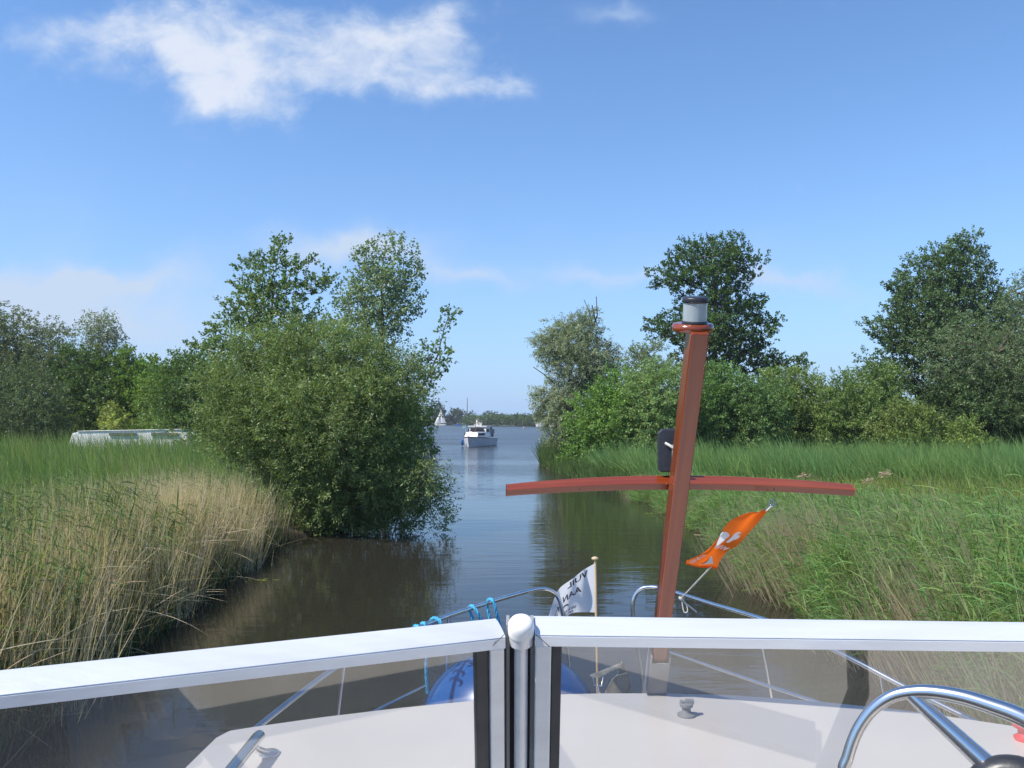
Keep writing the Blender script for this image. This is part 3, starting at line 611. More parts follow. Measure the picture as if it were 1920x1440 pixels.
class Acc:
    def __init__(s): s.V = []; s.F = []; s.C = []; s.n = 0
    def add(s, a): V, Fq, C = a; s.V.append(V); s.F.append(Fq+s.n); s.C.append(C); s.n += len(V)
    def build(s, name, label, cat, m=None): 
        o = npmesh(name, np.concatenate(s.V), np.concatenate(s.F), m or REED, None, np.concatenate(s.C)); return tag(o, label, cat, kind='stuff')
def patchy(x, y, s, seed=0): return np.array([mnoise.noise(Vector((a*s, b*s, seed))) for a, b in zip(x, y)])
def reed_stems(acc, x, y, side, h, lean, leafcol, stemcol, nleaf=5, leafL=.36, leafw=.022, sw=.007, wind=.9):
    n = len(x); z = gz(x, y, side); p0 = np.stack([x, y, z], 1)
    d = np.stack([lean[:, 0], lean[:, 1], np.ones(n)], 1); g = rng.uniform(.02, .1, n)
    acc.add(ribbons(p0, d, h, g, sw, stemcol, 3))
    dn = d/np.linalg.norm(d, axis=1, keepdims=True)
    for k in range(nleaf):
        t = rng.uniform(.3, 1.0, n)[:, None]; p = p0+dn*h[:, None]*t; p[:, 2] -= (g*h*t[:, 0]**2)
        a = rng.uniform(0, 2*math.pi, n); out = np.stack([np.cos(a)*.55-wind, np.sin(a)*.6, rng.uniform(.3, 1.3, n)], 1)
        acc.add(ribbons(p, out, leafL*rng.uniform(.6, 1.3, n), rng.uniform(.2, .8, n), leafw*rng.uniform(.7, 1.3, n), leafcol*rng.uniform(.8, 1.2, (n, 1)), 3, wmid=1))
GREENREED = (.13, .20, .07); TAN = (.60, .51, .37); BLUEGREEN = (.17, .31, .115)
# left reed bed
def left_bed():
    A = Acc()
    n = 9000; D = rng.uniform(6.2, 18.9, n); off = rng.uniform(0, 1, n)**1.2*4.2-.15; x = bank(LB, D)-off+.2*np.sin(D*1.7)
    h = (1.66+.2*rng.normal(size=n)*.6+.25*patchy(x, D, .8, 31))*np.interp(off, [-.2, .5, 2, 4], [.85, 1.0, .92, .72])*np.interp(D, [6, 14, 19], [1.02, .98, .9])
    tan = np.clip(.40+.5*patchy(x, D, .5, 3)+np.interp(D, [8, 13, 15, 19], [0, .1, .5, .55])+np.interp(off, [0, .9, 1.8], [.22, .16, 0]), .05, .9) > rng.uniform(0, 1, n)
    lean = np.stack([rng.normal(size=n)*.12-.12, rng.normal(size=n)*.1], 1)
    g = ~tan
    reed_stems(A, x[g], D[g], -1, h[g], lean[g], palette(g.sum(), GREENREED, .25, .15), palette(g.sum(), (.18, .2, .09), .2), 7, .4, .015, wind=.4)
    z = gz(x, D, -1)
    t = tan; m = t.sum(); q = 5
    px = np.repeat(x[t], q)+rng.normal(size=m*q)*.12; py = np.repeat(D[t], q)+rng.normal(size=m*q)*.12; pz = gz(px, py, -1)
    dd = np.stack([rng.normal(size=m*q)*.22-.10, rng.normal(size=m*q)*.16, np.ones(m*q)], 1)
    A.add(ribbons(np.stack([px, py, pz], 1), dd, np.repeat(h[t], q)*rng.uniform(.65, 1.12, m*q), rng.uniform(0, .16, m*q), .0095, palette(m*q, TAN, .3, .06), 4, taper=3))
    # blades rising straight from the ground to thicken the base
    m = 26000; D2 = rng.uniform(6, 19.1, m); x2 = bank(LB, D2)-rng.uniform(-.1, 1, m)*4.0; p = np.stack([x2, D2, gz(x2, D2, -1)], 1)
    c = np.where((rng.uniform(0, 1, m) < .3)[:, None], palette(m, (.28, .22, .13), .3), palette(m, (.06, .11, .045), .3, .2))
    A.add(ribbons(p, np.stack([rng.normal(size=m)*.25-.1, rng.normal(size=m)*.2, np.ones(m)], 1), rng.uniform(.7, 1.5, m), rng.uniform(0, .3, m), .013, c, 3))
    # broken stalks fallen over the edge
    m = 420; D3 = rng.uniform(7, 17.8, m); x3 = bank(LB, D3)-rng.uniform(-.1, .9, m); p = np.stack([x3, D3, gz(x3, D3, -1)+rng.uniform(.05, .8, m)], 1)
    A.add(ribbons(p, np.stack([rng.uniform(.2, 1.2, m), rng.normal(size=m)*.6, rng.uniform(-.1, .7, m)], 1), rng.uniform(.5, 1.3, m), rng.uniform(0, .35, m), .008, palette(m, TAN, .25, .05), 5, taper=4))
    A.build('reed_bed', 'mixed green and straw-coloured reeds lining the left bank', 'reeds')
left_bed()
def meadow(side, name, label, n, Dr, Xr, hgt, colA, colB, w0=.012, wind=.25, cond=None, mixp=.3, seed=4, segs=2, n_pow=.6):
    A = Acc(); u = rng.uniform(0, 1, n); D = Dr[0]*(Dr[1]/Dr[0])**(u**.8)
    t = RB if side > 0 else LB; W_ = rng.uniform(0, 1, n)
    off = Xr[0]+(Xr[1]-Xr[0])*W_*np.clip(D/Dr[1], .35, 1); x = bank(t, np.minimum(D, 44))+side*off
    if cond is not None: k = cond(x, D, off); x, D, off = x[k], D[k], off[k]; n = len(x)
    f = np.clip(patchy(x, D, .22, seed)*1.6+mixp, 0, 1); c = np.where((rng.uniform(0, 1, n) < f)[:, None], palette(n, colA, .22, .12), palette(n, colB, .22, .12))
    h = hgt*rng.uniform(.6, 1.15, n)*(1+.35*patchy(x, D, .5, 9)+.4*patchy(x, D, 1.6, 19)+.12*rng.normal(size=n))*(np.interp(D, [12, 20, 38], [.72, .92, 1.78]) if side < 0 else 1); w = w0*(D/12)**.8
    p = np.stack([x, D, gz(x, D, side)], 1)
    A.add(ribbons(p, np.stack([rng.normal(size=n)*.22-wind, rng.normal(size=n)*.2, np.ones(n)], 1), h, rng.uniform(.05, .4, n), w, c, segs+1))
    A.build(name, label, 'grass')
meadow(-1, 'meadow_grass', 'tall green grass covering the meadow behind the left reeds', 90000, (9, 58), (3.2, 48), 1.08, (.24, .34, .10), (.17, .28, .08), .013)
meadow(-1, 'dry_grass', 'thin buff seeding grass scattered over the left meadow', 9000, (12, 56), (2.5, 46), 1.3, (.26, .24, .13), (.2, .21, .1), .009)
# right bank
def right_bed():
    A = Acc(); n = 14000
    D = np.concatenate([rng.uniform(6.5, 16, 8500), rng.uniform(16, 31, 5500)]); off = rng.uniform(0, 1, n)**1.1*np.interp(D, [6, 12, 18, 31], [5.2, 5.0, 4.2, 2.6])-.1
    x = bank(RB, D)+off+.2*np.sin(D*1.7)
    h = (1.28+.14*rng.normal(size=n))*np.interp(off, [-.2, .4, 1.5, 4], [.6, .85, 1.0, 1.0])*np.interp(D, [6, 10, 14, 18, 24, 31], [1.06, 1.04, .86, .72, .45, .42])
    h = h*(1+.28*patchy(x, D, 1.1, 41)+.12*rng.normal(size=n)); lean = np.stack([rng.normal(size=n)*.2-.26, rng.normal(size=n)*.12], 1)
    tan = np.clip(.02+np.interp(off, [0, .6, 1.3], [.3, .2, 0])+.5*patchy(x, D, .6, 13)+.62*np.exp(-((x-4.9)/.7)**2-((D-13.2)/1.3)**2)+.55*np.exp(-((x-6)/.6)**2-((D-10.8)/1.2)**2), .02, .8) > rng.uniform(0, 1, n); g = ~tan
    reed_stems(A, x[g], D[g], 1, h[g], lean[g], palette(g.sum(), (.155, .285, .085), .28, .2), palette(g.sum(), (.18, .27, .10), .2), 9, .33, .0115, wind=.5)
    m = tan.sum(); q = 9; px = np.repeat(x[tan], q)+rng.normal(size=m*q)*.18; py = np.repeat(D[tan], q)+rng.normal(size=m*q)*.18
    A.add(ribbons(np.stack([px, py, gz(px, py, 1)], 1), np.stack([rng.normal(size=m*q)*.12-.42, rng.normal(size=m*q)*.12, np.ones(m*q)], 1), np.repeat(h[tan], q)*rng.uniform(.75, 1.3, m*q), rng.uniform(0, .12, m*q), .0085, palette(m*q, (.46, .40, .28), .25, .06), 3, taper=3))
    m = 30000; D2 = rng.uniform(6, 31, m); x2 = bank(RB, D2)+rng.uniform(-.02, 1, m)*np.interp(D2, [6, 12, 31], [5.2, 5, 3]); p = np.stack([x2, D2, gz(x2, D2, 1)], 1)
    c = np.where((rng.uniform(0, 1, m) < .12)[:, None], palette(m, (.28, .22, .13), .3), palette(m, (.12, .22, .065), .3, .2))
    A.add(ribbons(p, np.stack([rng.normal(size=m)*.25-.3, rng.normal(size=m)*.2, np.ones(m)], 1), rng.uniform(.45, 1.05, m)*np.interp(D2, [6, 14, 20, 31], [1, .9, .7, .5]), rng.uniform(.1, .5, m), .013, c, 3))
    A.build('reed_bed', 'windblown green reeds with straw patches on the right bank', 'reeds')
right_bed()
meadow(1, 'sedge_field', 'short yellowish sedge field behind the right reeds', 60000, (14, 33), (2.5, 30), .55, (.26, .30, .075), (.19, .26, .07), .013)
meadow(1, 'reed_band', 'band of taller bluish green reeds in front of the right bushes', 60000, (29, 41), (1.2, 34), 1.55, BLUEGREEN, (.21, .34, .11), .013, wind=.35, segs=3, cond=lambda x, D, o: D > np.interp(x, [4, 8, 14, 30], [30, 31, 30, 28]))
def mouth_reeds():
    A = Acc(); n = 6500; D = rng.uniform(31, 58, n); off = rng.uniform(0, 1, n)**1.2*2.6-.15; x = bank(RB, D)+off
    h = np.where((D > 48) & (off < 1.8), 1.75, .75)*rng.uniform(.75, 1.15, n)
    p = np.stack([x, D, gz(x, D, 1)], 1)
    A.add(ribbons(p, np.stack([rng.normal(size=n)*.15-.15, rng.normal(size=n)*.15, np.ones(n)], 1), h, rng.uniform(.05, .25, n), .035, palette(n, (.10, .17, .055), .22, .15), 3))
    A.build('bank_grass', 'green reeds and grass at the tip of the right bank under the silver willow', 'grass')
mouth_reeds()
def left_shore_grass():
    A = Acc(); n = 5000; D = rng.uniform(22, 70, n); off = rng.uniform(0, 1, n)*4-.1; x = bank(LB, D)-off; p = np.stack([x, D, gz(x, D, -1)], 1)
    A.add(ribbons(p, np.stack([rng.normal(size=n)*.15-.15, rng.normal(size=n)*.15, np.ones(n)], 1), rng.uniform(.5, 1.3, n), .1, .035, palette(n, (.07, .12, .045), .22, .15), 3))
    A.build('shore_grass', 'dark grass along the left shore beyond the big bush', 'grass')
left_shore_grass()
def shrubby_edge():
    for i, (x, D, r_, lb) in enumerate([(1078, 46, 24, 'low leafy bush on the right shore under the silver willow'), (1112, 42, 20, 'small leafy shrub at the water edge left of the floodlight')]):
        y = 787+1540*2.5/D
        tree('shore_shrub', lb, 'bush', [(x-r_, y+8), (x-r_*.8, y-25), (x, y-40), (x+r_, y-25), (x+r_, y+8)], D, [(x, y+8, 0), (x, y-20, 0)], spacing=.5, maxdepth=1, r=.4, shoots=9, per=11, size=.12, aspect=.6, base=(.09, .145, .04), shootlen=.25, mintips=25, seed=200+i)
shrubby_edge()
# single reeds that stand out, with plumes
def plumed_reed(pts, D, label):
    q = spline([P(a, b, D) for a, b in pts], 6); q[0][2] = min(q[0][2], 1.0)
    base = q[0].copy(); root = empty('plumed_reed', base, label, 'reed', 'reeds with feathery seed heads')
    MB().tube(q, [.006]*len(q), 5).build('stalk', STRAW, root)
    tip = q[-1]; n = 50; t = rng.uniform(0, 1, (n, 1)); pos = tip+np.array((-.17, 0, -.02))*t+rng.normal(size=(n, 3))*.018; V, Fq, C = leaf_arrays(pos, np.stack([-np.ones(n), rng.normal(size=n)*.6, rng.normal(size=n)*.5-.2], 1), .07, .22, palette(n, (.50, .40, .30), .2))
    npmesh('plume', V, Fq, REED, root, C)
STRAW = noisy(mat('straw', (.36, .30, .18), .8), (.26, .24, .12), 20)
plumed_reed([(1790, 1010), (1745, 960), (1712, 915), (1672, 887)], 13.5, 'reed with curved stalk and the largest plume, right of the crossbar tip')
plumed_reed([(1600, 1010), (1570, 950), (1540, 905), (1520, 890)], 14.5, 'reed with pale plume standing above the right end of the crossbar')
plumed_reed([(1700, 1000), (1680, 960), (1655, 925), (1640, 900)], 14, 'reed with thin plume between two larger plumes on the right bank')
# floating bits
def floating():
    for i, (x, y, lb) in enumerate([(487, 1085, 'yellow-green leaf floating beside the left reeds'), (1222, 962, 'pale weed tuft floating left of the right reeds')]):
        D = 1540*2.8/(y-787); c = P(x, y, D); c[2] = .012; n = 14
        V, Fq, C = leaf_arrays(c+rng.normal(size=(n, 3))*np.array((.12, .05, .0)), np.stack([rng.normal(size=n), rng.normal(size=n)*.5, np.full(n, .05)], 1), .16, .25, palette(n, (.25, .3, .08), .2))
        V[:, 2] = .01+rng.uniform(0, .01, len(V)); tag(npmesh('floating_leaf', V, Fq, REED, None, C), lb, 'floating weed')
    m = MB(); m.tube([P(1302, 1004, 19.9)*[1, 1, 0]+[0, 0, .03], P(1345, 1006, 19.6)*[1, 1, 0]+[0, 0, .05]], .012, 5)
    tag(m.build('floating_stalk', STRAW), 'pale dead stalk lying on the water beside the orange flag', 'stalk')
floating()

# ============================================================ boats
def PZ(px, py, z):
    q = P(px, py, 1.0); d = q-np.array((0, 0, H)); k = (z-H)/d[2]; return np.array((0, 0, H))+d*k
def lb(mb, name, m, parent, bevel=0):   # build in the parent's own local space
    me = bpy.data.meshes.new(name); me.from_pydata(mb.v, [], mb.f); me.polygons.foreach_set('use_smooth', mb.sm); me.update(); me.materials.append(m)
    o = bpy.data.objects.new(name, me); COL.objects.link(o); o.parent = parent
    if bevel: b = o.modifiers.new('bevel', 'BEVEL'); b.width = bevel; b.segments = 2; b.limit_method = 'ANGLE'
    return o
def loft(stations, close=True):
    """stations: list of rings (same length) of 3D points, open rings"""
    m = MB(); n = len(stations[0]); vs = [p for r in stations for p in r]
    fs = [(i*n+j, i*n+j+1, (i+1)*n+j+1, (i+1)*n+j) for i in range(len(stations)-1) for j in range(n-1)]
    m.add(vs, fs, False); return m
def hull_rings(L, B, fb_bow, fb, n=12):
    R_ = []
    for i in range(n+1):
        t = i/n; y = -L/2+L*t; b = B/2*(1-max(0, (t-.45)/.55)**2.3)*(.93+.07*min(1, t*4)); b = max(b, .03); z = fb+(fb_bow-fb)*t**2
        bw = b*(.88-.25*max(0, t-.5)); yy = y-(.35*max(0, t-.8)/.2 if t > .8 else 0)
        R_.append([(-b, y, z), (-bw, yy, .05), (-bw*.7, yy, -.35), (bw*.7, yy, -.35), (bw, yy, .05), (b, y, z)])
    return R_
def motor_boat(name, label, loc, rot, L=7.6, B=2.9, hullm=None, cabin=1., group=None, full=True):
    root = empty(name, loc, label, 'boat', group); root.rotation_euler.z = rot
    rings = hull_rings(L, B, 1.05, .78) if full else hull_rings(L, B, 1.25, .95); h = loft(rings); h.add(rings[0], [(0, 1, 2, 3, 4, 5)]); lb(h, 'hull', hullm or HULLM, root)
    d = MB(); n = len(rings); vs = [(r[0][0]*.97, r[0][1], r[0][2]-.04) for r in rings]+[(r[5][0]*.97, r[5][1], r[5][2]-.04) for r in rings]
    d.add(vs, [(i, i+1, n+i+1, n+i) for i in range(n-1)]); lb(d, 'deck', GEL, root)
    g = MB(); g.tube([(r[0][0], r[0][1], r[0][2]) for r in rings]+[(r[5][0], r[5][1], r[5][2]) for r in rings[::-1]], .045, 6); lb(g, 'rub_rail', WOOD_X, root)
    def trunk(y0, y1, w0, w1, z0, z1, in0=.1, in1=.35):
        m = MB(); a = [(-w0, y0, z0), (w0, y0, z0), (w1, y1, z0), (-w1, y1, z0)]; b = [(-w0+.1, y0+in0, z1), (w0-.1, y0+in0, z1), (w1-.1, y1-in1, z1), (-w1+.1, y1-in1, z1)]
        m.add(a+b, [(0, 1, 2, 3), (4, 7, 6, 5), (0, 4, 5, 1), (1, 5, 6, 2), (2, 6, 7, 3), (3, 7, 4, 0)]); return m
    w = B/2-.35
    lb(trunk(.2, L*.36, w, w*.72, .95, 1.5), 'fore_cabin', WHITE, root, .05)
    for s in (-1, 1):
        for q_ in range(2): m = MB(); m.box(*(((s*(w*.93), L*.16, 1.28), (.16, .5, .22), Matrix.Rotation(R(s*6), 3, 'Z')) if q_ == 0 else ((s*(w*.8), L*.27, 1.28), (.2, .3, .2), Matrix.Rotation(R(s*14), 3, 'Z')))); lb(m, 'cabin_window', DARKGLASS, root)
    lb(trunk(-1.4, .35, w+.02, w, .95, 2.05*cabin, .05, .38), 'wheelhouse', WHITE, root, .05)
    m = MB(); m.add([(-w+.2, .34, 1.56), (w-.2, .34, 1.56), (w-.3, .12, 1.92), (-w+.3, .12, 1.92)], [(0, 1, 2, 3)]); m.v = [(x, y+.06, z) for x, y, z in m.v]; m.prism([(-.03, .45, 1.55), (.03, .45, 1.55), (.03, .2, 1.95), (-.03, .2, 1.95)], (0, .01, 0)) ; lb(m, 'windscreen', DARKGLASS, root)
    for s in (-1, 1):
        for yy, ll in ((-.55, .55), (0, .3)): m = MB(); m.box((s*(w-.02), yy, 1.65), (.08, ll, .36)); lb(m, 'side_window', DARKGLASS, root)
    m = MB(); m.box((0, -.65, 2.1*cabin), (2*w+.1, 1.7, .07)); lb(m, 'roof', WHITE, root, .02)
    if full:
        m = trunk(-L*.42, -1.35, w-.05, w+.02, .95, 2.0, .35, .0); lb(m, 'canopy', SEAT, root, .06)
        for s in (-1, 1):
            for k in range(2):
                m = MB(); m.box((s*(w-.02), -1.75-k*.72, 1.52), (.1, .5, .5)); lb(m, 'canopy_window', GREYPAINT, root)
        m = MB(); m.tube([(0, .9, 1.5), (0, .75, 2.75)], .035, 6); m.tube([(-.3, .78, 2.5), (.3, .78, 2.5)], .02, 5); lb(m, 'mast', WOOD_Z, root)
        for s in (-1, 1):
            m = MB(); pts = [(s*max(.06, -r[0][0]-.06), r[0][1]-.1, r[0][2]+.5) for r in rings[6:]]; m.tube(pts, .015, 5)
            for q in pts[::2]: m.tube([q, (q[0], q[1], q[2]-.5)], .012, 5)
            lb(m, 'bow_rail', STEEL, root)
        m = MB(); m.tube([(.25, L*.49, 1.2), (.25, L*.5, 2.25)], .015, 5); lb(m, 'flagstaff', WHITE, root)
        m = MB(); m.prism([(.26, L*.5, 1.95), (.26, L*.5, 2.22), (.55, L*.5+.1, 2.15), (.55, L*.5+.1, 1.9)], (0, .01, 0)); lb(m, 'flag', TEAL, root)
        m = MB(); m.lathe((B*.30, L*.40, .12), [(.03, .0), (.13, .08), (.14, .35), (.13, .6), (.03, .72)], 10); m.tube([(B*.30, L*.40, .8), (B*.29, L*.40, 1.2)], .01, 4); lb(m, 'fender', BLUE, root)
    return root
TEAL = mat('flag_teal', (.35, .6, .55), .7)
def wood_axis(name, stretch):
    m = mat(name, (.25, .05, .018), .25, spec=.4, coat=.75); nt = m.node_tree; N = nt.nodes; L = nt.links; b = N['Principled BSDF']
    b.inputs['Coat Roughness'].default_value = .16
    tc = N.new('ShaderNodeTexCoord'); mp = N.new('ShaderNodeMapping'); mp.inputs['Scale'].default_value = stretch
    mr_ = N.new('ShaderNodeMapping'); mr_.inputs['Rotation'].default_value = (R(-26) if 'upright' in name else 0, 0, 0); L.new(tc.outputs['Object'], mr_.inputs[0]); L.new(mr_.outputs[0], mp.inputs[0]); n = N.new('ShaderNodeTexNoise'); n.inputs['Scale'].default_value = 1.; n.inputs['Detail'].default_value = 8; n.inputs['Distortion'].default_value = .5
    L.new(mp.outputs[0], n.inputs[0]); cr = N.new('ShaderNodeValToRGB'); cr.color_ramp.elements[0].position = .34; cr.color_ramp.elements[0].color = (.17, .028, .007, 1)
    cr.color_ramp.elements[1].position = .68; cr.color_ramp.elements[1].color = (.25, .052, .011, 1)
    L.new(n.outputs['Fac'], cr.inputs[0]); L.new(cr.outputs[0], b.inputs['Base Color'])
    n2 = N.new('ShaderNodeTexNoise'); n2.inputs['Scale'].default_value = 6; L.new(tc.outputs['Object'], n2.inputs[0])
    bp = N.new('ShaderNodeBump'); bp.inputs['Strength'].default_value = .25; bp.inputs['Distance'].default_value = .01; L.new(n2.outputs[0], bp.inputs['Height']); L.new(bp.outputs[0], b.inputs['Coat Normal'])
    return m
WOOD_Z = wood_axis('mahogany_upright', (30, 30, 1.2)); WOOD_X = wood_axis('mahogany_crosswise', (1.2, 30, 30))
def wpos(px, D): q = P(px, 800, D); return (q[0], D, 0)
motor_boat('motor_boat', 'white motor cruiser with dark canopy approaching in mid river', wpos(896, 88), R(165), 6.8, 2.75)
motor_boat('motor_boat', 'white cabin cruiser moored far off right behind the approaching boat', wpos(899, 372), R(200), 7.0, 3.2, WHITE, 1.35, 'boats on the far lake', full=False)
motor_boat('motor_boat', 'small white boat near the far shore left of the silver willow', wpos(1013, 335), R(100), 4.2, 2.0, WHITE, .8, 'boats on the far lake', full=False)
motor_boat('motor_boat', 'white boat mostly hidden by the silver willow leaves', wpos(1036, 330), R(80), 4.0, 2.0, WHITE, .8, 'boats on the far lake', full=False)
def sail_boat():
    root = empty('sailing_boat', wpos(825, 405), 'small sailing boat with white sails up beside the left bush', 'boat', 'boats on the far lake')
    r = hull_rings(5.8, 2.0, .9, .7); h = loft(r); h.add(r[0], [(0, 1, 2, 3, 4, 5)]); o = lb(h, 'hull', WHITE, root); o.rotation_euler.z = R(80)
    m = MB(); m.tube([(.3, 0, .7), (.3, 0, 8.4)], .06, 6); lb(m, 'mast', GREYPAINT, root)
    def sail(a, b, c, y, bulge):
        mb = MB(); n = 6; vs = []
        for i in range(n+1):
            for j in range(n+1):
                u = i/n; v = j/n; p0 = Vector(a)*(1-v)+Vector(b)*v; p = p0*(1-u)+Vector(c)*u; p.y += y+bulge*math.sin(math.pi*u)*math.sin(math.pi*v); vs.append(p)
        mb.add(vs, [(i*(n+1)+j, i*(n+1)+j+1, (i+1)*(n+1)+j+1, (i+1)*(n+1)+j) for i in range(n) for j in range(n)], True)
        return mb
    lb(sail((.38, 0, 1.2), (2.9, 0, 1.3), (.38, 0, 8.0), -.1, -.3), 'mainsail', WHITE, root)
    lb(sail((.2, 0, 1.0), (-2.7, 0, 1.0), (.25, 0, 7.0), .1, -.4), 'jib', WHITE, root)
sail_boat()
def tall_mast_boat():
    root = empty('moored_yacht', wpos(876, 392), 'moored white yacht with a tall bare mast in front of the far wood', 'boat', 'boats on the far lake')
    r = hull_rings(6.5, 2.3, 1.1, .8); h = loft(r); h.add(r[0], [(0, 1, 2, 3, 4, 5)]); o = lb(h, 'hull', WHITE, root); o.rotation_euler.z = R(130)
    m = MB(); m.box((0, 0, 1.25), (1.3, 2.4, .7)); o = lb(m, 'cabin', WHITE, root, .1); o.rotation_euler.z = R(130)
    m = MB(); m.tube([(0, 0, 1), (0, 0, 8), (0, 0, 13.2)], [.22, .18, .13], 6); lb(m, 'mast', BARK, root)
    m = MB(); m.tube([(0, 0, 13.2), (0, 0, 14.2)], .04, 4); m.box((.05, 0, 14.0), (.5, .05, .3)); lb(m, 'wind_vane', WHITE, root)
    m = MB(); m.lathe((.7, .3, 3.0), [(.05, 0), (.42, .3), (.5, .7), (.3, 1.2), (.05, 1.4)], 8); m.box((.2, .1, 2.0), (1.5, .6, .9)); lb(m, 'rolled_sail', WHITE, root)
tall_mast_boat()
def dinghy():
    root = empty('open_boat', wpos(859, 405), 'tiny blue open boat between the sailing boat and the tall mast', 'boat', 'boats on the far lake')
    r = hull_rings(4.2, 1.6, .8, .6); h = loft(r); h.add(r[0], [(0, 1, 2, 3, 4, 5)]); o = lb(h, 'hull', BLUE, root); o.rotation_euler.z = R(70)
    m = MB(); m.box((-.3, 0, .9), (.8, .8, .4)); lb(m, 'engine_box', GREYPAINT, root, .05)
dinghy()
def buoy(px, D, label):
    root = empty('buoy', wpos(px, D), label, 'buoy', 'buoys on the lake'); m = MB(); m.lathe((0, 0, -.1), [(.05, 0), (.28, .15), (.33, .4), (.2, .62), (.04, .7)], 12); lb(m, 'float', ORANGE, root).scale = (.8, .8, .8)
    m = MB(); m.tube([(0, 0, .4), (0, 0, .62)], .03, 6); lb(m, 'pole', WHITE, root)
ORANGE = mat('orange_plastic', (.62, .38, .24), .5)
buoy(982, 262, 'small pale orange buoy on the lake left of the silver willow')
def old_barge():
    D = 46.5; a = P(132, 815, D); b = P(352, 815, D); L = b[0]-a[0]
    root = empty('white_boat', ((a[0]+b[0])/2, D+1, .3), 'long low white boat lying behind the left meadow, only its top showing', 'boat')
    m = MB(); h = L/2; top = 1.93
    pr = [(-h, .0), (-h-.05, 1.2), (-h+.1, top-.2), (-h+.55, top-.10), (0, top-.03), (h-.3, top), (h, top-.25), (h+.02, .0)]
    m.prism([(x, -1, z) for x, z in pr], (0, 2.1, 0)); lb(m, 'hull', OLDWHITE, root, .04)
    m = MB(); m.prism([(-h+.4, -1.05, top-.10), (h-.25, -1.05, top+.01), (h-.25, -1.05, top+.05), (-h+.4, -1.05, top-.06)], (0, 2.2, 0)); lb(m, 'roof', WHITE, root, .01)
    for x0, x1 in ((205, 256), (284, 333)):
        xa = P(x0, 815, D)[0]-root.location.x; xb = P(x1, 815, D)[0]-root.location.x
        m = MB(); m.box(((xa+xb)/2, -1.03, top-.24), (xb-xa, .1, .15)); lb(m, 'window', WINGREY, root)
OLDWHITE = noisy(mat('weathered_white_paint', (.86, .84, .80), .6), (.66, .64, .6), 4, lo=.45, hi=.75, stretch=(1, 1, 2)); WINGREY = mat('clouded_window', (.15, .145, .12), .3)
old_barge()

# ============================================================ our own boat
BX = .52
ship = empty('cabin_cruiser', (BX, 0, 0), 'white motor cruiser in the foreground with aluminium windscreen and mahogany mast', 'boat')
def own_hull():
    st = [(-5.0, 1.45), (-3, 1.6), (0, 1.66), (2, 1.62), (3, 1.45), (3.8, 1.15), (4.5, .75), (5.0, .4), (5.3, .08)]
    rings = []
    for D, b in st:
        f = max(0, (D-3)/2.3)
        rings.append([(BX-b, D, .98), (BX-b*.97, D-.1*f, .6), (BX-b*(.9-.3*f), D-.25*f, -.05), (BX-b*.5, D-.4*f, -.4), (BX+b*.5, D-.4*f, -.4), (BX+b*(.9-.3*f), D-.25*f, -.05), (BX+b*.97, D-.1*f, .6), (BX+b, D, .98)])
    h = loft(rings); h.sm = [True]*len(h.f); h.add(rings[0], [tuple(range(8))]); h.build('hull', HULLM, ship)
    st = st[3:]; n = len(st); d = MB(); vs = [(BX-b*.98, D, .96) for D, b in st]+[(BX+b*.98, D, .96) for D, b in st]
    d.add(vs, [(i, i+1, n+i+1, n+i) for i in range(n-1)]); d.build('foredeck', GEL, ship)
    m = MB(); m.box((BX, -2.0, 1.0), (3.0, 5.6, .05)); m.build('cockpit_floor', FLOORM, ship)
    for s in (-1, 1):
        m = MB(); m.box((BX+s*1.56, -1.85, 1.4), (.1, 6.2, .95)); m.build('cockpit_side', GEL, ship, .02)
    m = MB(); m.box((BX, -4.6, 1.4), (2.9, .6, .75)); m.build('stern_bench', SEAT, ship, .05)
    m = MB(); m.box((BX-.95, -1.3, 1.35), (.9, 1.5, .65)); m.build('seat_locker', SEAT, ship, .05)
own_hull()
def add_dark_strip(pts, nm):
    m = MB(); m.prism([(x, y, 1.03) for x, y in pts], (0, 0, .03)); m.build(nm, SEAT, ship)
add_dark_strip([(-.12, .0), (.95, .36), (.92, .46), (-.14, .10)], 'dark_reflection_strip')  # unseen dark strip, added so the windscreen mirrors a dark band
m = MB(); m.box((-.36, -.1, 1.25), (.2, .3, .42)); m.build('dark_reflection_block', SEAT, ship, .02)  # unseen dark block, added for a dark patch mirrored in the left pane
m = MB(); m.tube([(-.02, -.25, 1.04), (-.1, .2, 1.3), (-.14, .42, 1.66)], .03, 10); m.build('dark_reflection_bar', BLACK, ship)  # unseen slanting tube, added for a dark diagonal reflected in the glass
ROOFZ = 1.71
def roof():
    pts = [(330, 1452), (375, 1408), (402, 1382), (428, 1368), (480, 1360), (600, 1343), (750, 1325), (895, 1311), (1047, 1300), (1130, 1298), (1250, 1298), (1380, 1302), (1520, 1312), (1700, 1330), (1920, 1362), (2010, 1380), (2060, 1404), (2095, 1440)]
    out = [PZ(a, b, ROOFZ) for a, b in pts]
    L0 = out[0].copy(); R0 = out[-1].copy(); out = [np.array((L0[0]-.10, 1.30, ROOFZ))]+out+[np.array((R0[0]+.1, 1.30, ROOFZ))]
    m = MB(); low = [p-np.array((0, 0, .045)) for p in out]; n = len(out)
    m.add(out+low, [tuple(range(n))[::-1], tuple(range(n, 2*n))]+[(i, (i+1) % n, n+(i+1) % n, n+i) for i in range(n)])
    m.build('cabin_roof', GEL, ship, .014, 3)
    c = np.mean(out, 0); ins = [c+(p-c)*np.array((.955, .955, 1))-np.array((0, 0, .05)) for p in out]; m = MB(); m.prism(ins, (0, 0, -.75)); m.build('cabin_side', GEL, ship, .01)
roof()
